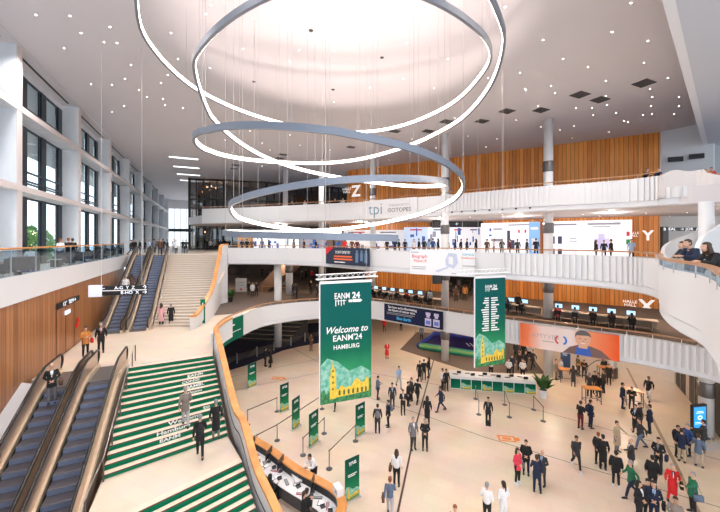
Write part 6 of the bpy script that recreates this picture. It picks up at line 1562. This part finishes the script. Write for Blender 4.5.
# window gallery guests
def gal(x,u,kd,face,tp,tr,lb,dz=0,**kw):
    k=(x-360)/F; s=(k*.418*u-.908*u)/(-.418-k*.908); p=U(u,s,Z2+dz); return person(tuple(p),face,kd,tp,tr,lb,**kw)
gal(-4,-8.52,'recline',75,'black','charcoal','man in black reclining in the armchair at the left edge',hc='black')
gal(31,-8.9,'sit',200,'white','jeans','person with dark hair in an armchair before the first window',hc='black')
gal(60.5,-8.9,'stand',140,'white','jeans','man in a white shirt standing before the fin of the window wall',hc='red',style='shirt')
gal(68.5,-8.9,'stand',160,'black','black','man in black with his back to the hall beside the white shirt',hc='red')
gal(72.5,-8.9,'stand',200,'black','charcoal','second man in black beside the white shirt, right one',hc='brown')
for i,(x,tp,kd) in enumerate(((77,'lightgrey','recline'),(91,'black','recline'),(98,'charcoal','sit'),(102.5,'steel','sit'),(109,'black','recline'),(118,'black','recline'))):
    gal(x,-8.7,kd,rp.choice([30,60,-30]),tp,'black','seated guest in %s in the window gallery, %s'%({'lightgrey':'light grey','steel':'blue grey'}.get(tp,tp),('nearest to the standing men','first of the far row','second of the far row','third of the far row','near the end of the row','last of the row')[i]),hc=rp.choice(['black','brown']))
for i,(x,tp) in enumerate(((44.5,'black'),)): pass
# reception staff, lower left
for (f,lat,kd,tp,lb,hr,hc) in ((.30,1.42,'sit','white','receptionist in a white shirt seated at the curved desk','short','grey'),(.44,1.42,'sit','black','receptionist with long dark hair in black seated at the curved desk','long','black'),(.15,1.42,'sit','charcoal','receptionist in dark grey at the far end of the curved desk','short','brown'),(.74,1.55,'phone','black','person in black standing inside the curved desk at the bottom edge','short','black'),(.86,1.75,'hands','black','second person in black standing inside the curved desk','short','brown')):
    p,r = desk_at(f,lat,0); th = r+PI/2+PI/2; i_ = int(f*(len(out)-2)); d_ = (out[i_+1]-out[i_]).normalized(); th = math.atan2(-d_.y,-d_.x)
    person(tuple(p), math.degrees(th+math.atan2(p.x,p.y)), kd, tp, 'black', lb, hr, hc, 'light', 'shirt')
    if kd=='sit': put_chair(p,th,'black office chair under the '+lb.split(' seated')[0].replace(' at the far end of the curved desk',''),'chairs of the reception desk')
p,r = desk_at(.56,-.48,0); i_ = int(.56*(len(out)-2)); d_ = (out[i_+1]-out[i_]).normalized(); th = math.atan2(d_.y,d_.x)
person(tuple(p), math.degrees(th+math.atan2(p.x,p.y)),'lean','white','black','woman in white leaning over the ledge of the curved reception desk','short','black','tan','shirt')
# lowest gallery: walkers and computer users
l1 = [(237,289.5,'black'),(249,296,'black'),(252.5,297,'white'),(256.5,296.5,'black'),(293,299,'navy'),(296.5,298.8,'charcoal'),(311,294.5,'black'),(317,299.5,'charcoal'),(302,281,'charcoal'),(306,279,'black'),(312,280,'red'),(270,281,'grey'),(285,284,'steel'),(262,276,'black')]
for i,(x,y,tp) in enumerate(l1):
    person(G(x,y,5.22),rp.choice([0,180,90,-90]),'stand' if i%3 else 'talk',tp,'black','visitor in %s on the lowest gallery, %s'%({'steel':'grey blue'}.get(tp,tp),('left of the white board','left of the pair before the stair','middle one before the brown escalator side','right one before the brown escalator side','left of the pair at the rail','right of the pair at the rail','carrying a white bag by the welcome banner','low beside the welcome banner edge','in the dim back left','in the dim back middle','the only red one at the back','beside the golden handrail','right of the golden handrail','behind the brown escalator side')[i]),rp.choice(['short','long']),rp.choice(['black','brown']),'light','jacket')
for i,(x,Y,tp) in enumerate(((447,37,'charcoal'),(451,39,'black'),(456,36,'brown'),(461,38,'black'),(465,37,'orange'),(470,40,'black'),(459,44,'grey'),(449,45,'black'))):
    person(((x-360)/F*Y,Y,5.22),rp.choice([0,180,90]),'stand',tp,'black','visitor in %s in the dim passage behind the column, %s'%(tp,('leftmost','second','third, in brown','fourth','in the orange jacket','nearest the banner','far back in grey','far back left')[i]),rp.choice(['short','long']),'black','light','jacket')
tops = ['charcoal','black','white','navy','red','black','charcoal','steel','black','coral','lightgrey','black','maroon','black','grey','navy']
for i,(s_,r,di,k) in enumerate(COMP):
    tp = tops[i%16]; az = math.atan2(s_.x,s_.y)
    where = ('left desk','desk beside the banner','right desk')[di]
    person(tuple(s_), 180+math.degrees(r+az), 'sit', tp, 'black', 'person in %s at the gallery computers, %s %s from left'%({'lightgrey':'light grey','steel':'grey blue','coral':'coral red'}.get(tp,tp),where,('first','second','third','fourth','fifth','sixth','seventh','eighth','ninth')[min(k,8)]), rp.choice(['short','short','long']), rp.choice(['black','brown']), 'light','jacket')
person(((430-360)/F*33.2,33.2,5.22),180,'stand','lightgrey','black','person in a light grey shirt standing at the end of the left computer desk','short','black','light','shirt')
person(((518-360)/F*31,31,5.22),0,'stand','black','black','person in black standing by the wooden wall right of the sponsor banner','short','black','tan','jacket')
# middle gallery crowd seen over the rail
mid_ = [(387,38.5,'black'),(395,38,'navy'),(399,39,'black'),(405,38.5,'charcoal'),(414,37,'white'),(419,38,'black'),(424,37.5,'charcoal'),(429,38,'lightblue'),(433,37,'blue'),(438,38,'navy'),(443.5,36,'black'),(448,37,'black'),(455,37.5,'blue'),(461,37,'black'),(467,36,'navy'),(476,35.5,'black'),(487,35,'brown'),(494,35.5,'white'),(502,34,'black'),(510,34.5,'maroon'),(517.5,34,'charcoal'),(527,33,'charcoal'),(536,32.5,'navy'),(596,28,'black'),(604,28.5,'navy'),(611,27.5,'black'),(631.5,27,'lightblue')]
for i,(x,Y,tp) in enumerate(mid_):
    lean = x in (596,604)
    person(((x-360)/F*Y,Y,Z2),rp.choice([0,180,180,90,-90]),'stand' if i%2 else 'talk',tp,'black',
      'visitor in %s behind the middle balcony rail, %s'%({'lightblue':'light blue'}.get(tp,tp),
      ('first right of the dark blue banner','second right of the dark blue banner','third right of the dark blue banner','near the white scanner banner start','above the scanner words','above the red scanner words','beside the end of the grey arc','left of the column pair','just left of the column','touching the column at the left','directly behind the column','first right of the column','second right of the column','third right of the column','before the round emblem poster','below the short dark words','before the silhouette poster','right of the silhouette poster','under the first red spot','under the second red spot','under the last red spot','beside the blue narrow poster','directly before the blue narrow poster','left one under the plain lit poster','middle one under the plain lit poster','tallest one under the plain lit poster','before the wooden Y wall')[i]),
      rp.choice(['short','short','long']),rp.choice(['black','brown']),'light','jacket',s=.93 if lean else 1.)
for i,(x,Y,tp) in enumerate(((242,41.5,'navy'),(247,42,'black'),(252,41,'brown'),(262,41,'steel'),(269,41.5,'charcoal'),(294,40,'grey'),(304,40,'black'),(316,39.5,'navy'),(326,39,'blue'),(334,38.5,'charcoal'),(345,38.5,'red'),(352,38.5,'brown'),(357,38.5,'maroon'))):
    person(((x-360)/F*Y,Y,Z2),rp.choice([0,180,90]),'stand',tp,'black','visitor in %s at the middle rail\'s left end, %s'%({'steel':'grey blue'}.get(tp,tp),('nearest to the stair rail','second','third, in brown','before the white booth','right end of the white booth','before the green printed booth','left one at the grey booth','middle one at the grey booth','right one at the grey booth','before the brown booth','the red one','right of the red one','above the banner corner')[i]),rp.choice(['short','long']),'black','light','jacket')
# the three at the near rail on the right
person((10.95,11.0,Z2),-45,'lean','charcoal','black','man in a grey suit leaning on the near oak rail, left of three','short','brown','light','jacket',s=1.0)
person((10.15,10.0,Z2),-45,'lean','navy','black','man in a dark navy jacket leaning on the near oak rail, middle of three','short','brown','light','jacket',s=1.03)
person((8.95,8.3,Z2),-50,'lean','black','black','woman with long dark hair in black at the near oak rail','long','brown','light','jacket',s=.98)
# top balcony
for i,(x,Y,tp) in enumerate(((645,24.2,'black'),(656.5,23.8,'navy'))):
    person(((x-360)/F*Y,Y,Z3),40,'lean',tp,'black','person in %s leaning behind the top balcony rail, %s'%(tp,('left one','right one')[i]),'short','black','light','jacket')
person(((710.5-360)/F*23,23,Z3-.1),10,'lean','red','black','person in red at the top balcony at the far right edge','short','black','light','jacket')
for i,(x,Y) in enumerate(((292,43.5),(305,42.8),(335,41),(343,40.5))):
    person(((x-360)/F*Y,Y,Z3),0,'stand',('charcoal','lightgrey','black','lightgrey')[i],'black','tiny visitor behind the top rail left of the Z wall, %s'%('first','second','third','fourth')[i]+' from the left','short','brown','light','jacket',s=.9)

import re
for o in bpy.data.objects:
    if 'label' in o.keys() and len(re.findall(r"[\w']+", o['label'])) > 15: pass

# things of one small group are told apart by their order across the hall
ORD = 'first second third fourth fifth sixth seventh eighth ninth tenth eleventh twelfth thirteenth fourteenth fifteenth sixteenth'.split()
by = {}
for o in COL.objects:
    if o.parent is None and 'label' in o.keys() and o.get('category') != 'person': by.setdefault(o['label'],[]).append(o)
for lb, l in by.items():
    if 1 < len(l) <= 16:
        l.sort(key=lambda o: o.location.x/max(.1,o.location.y))
        for i, o in enumerate(l): o['label'] = '%s, %s from the left' % (lb, ORD[i])
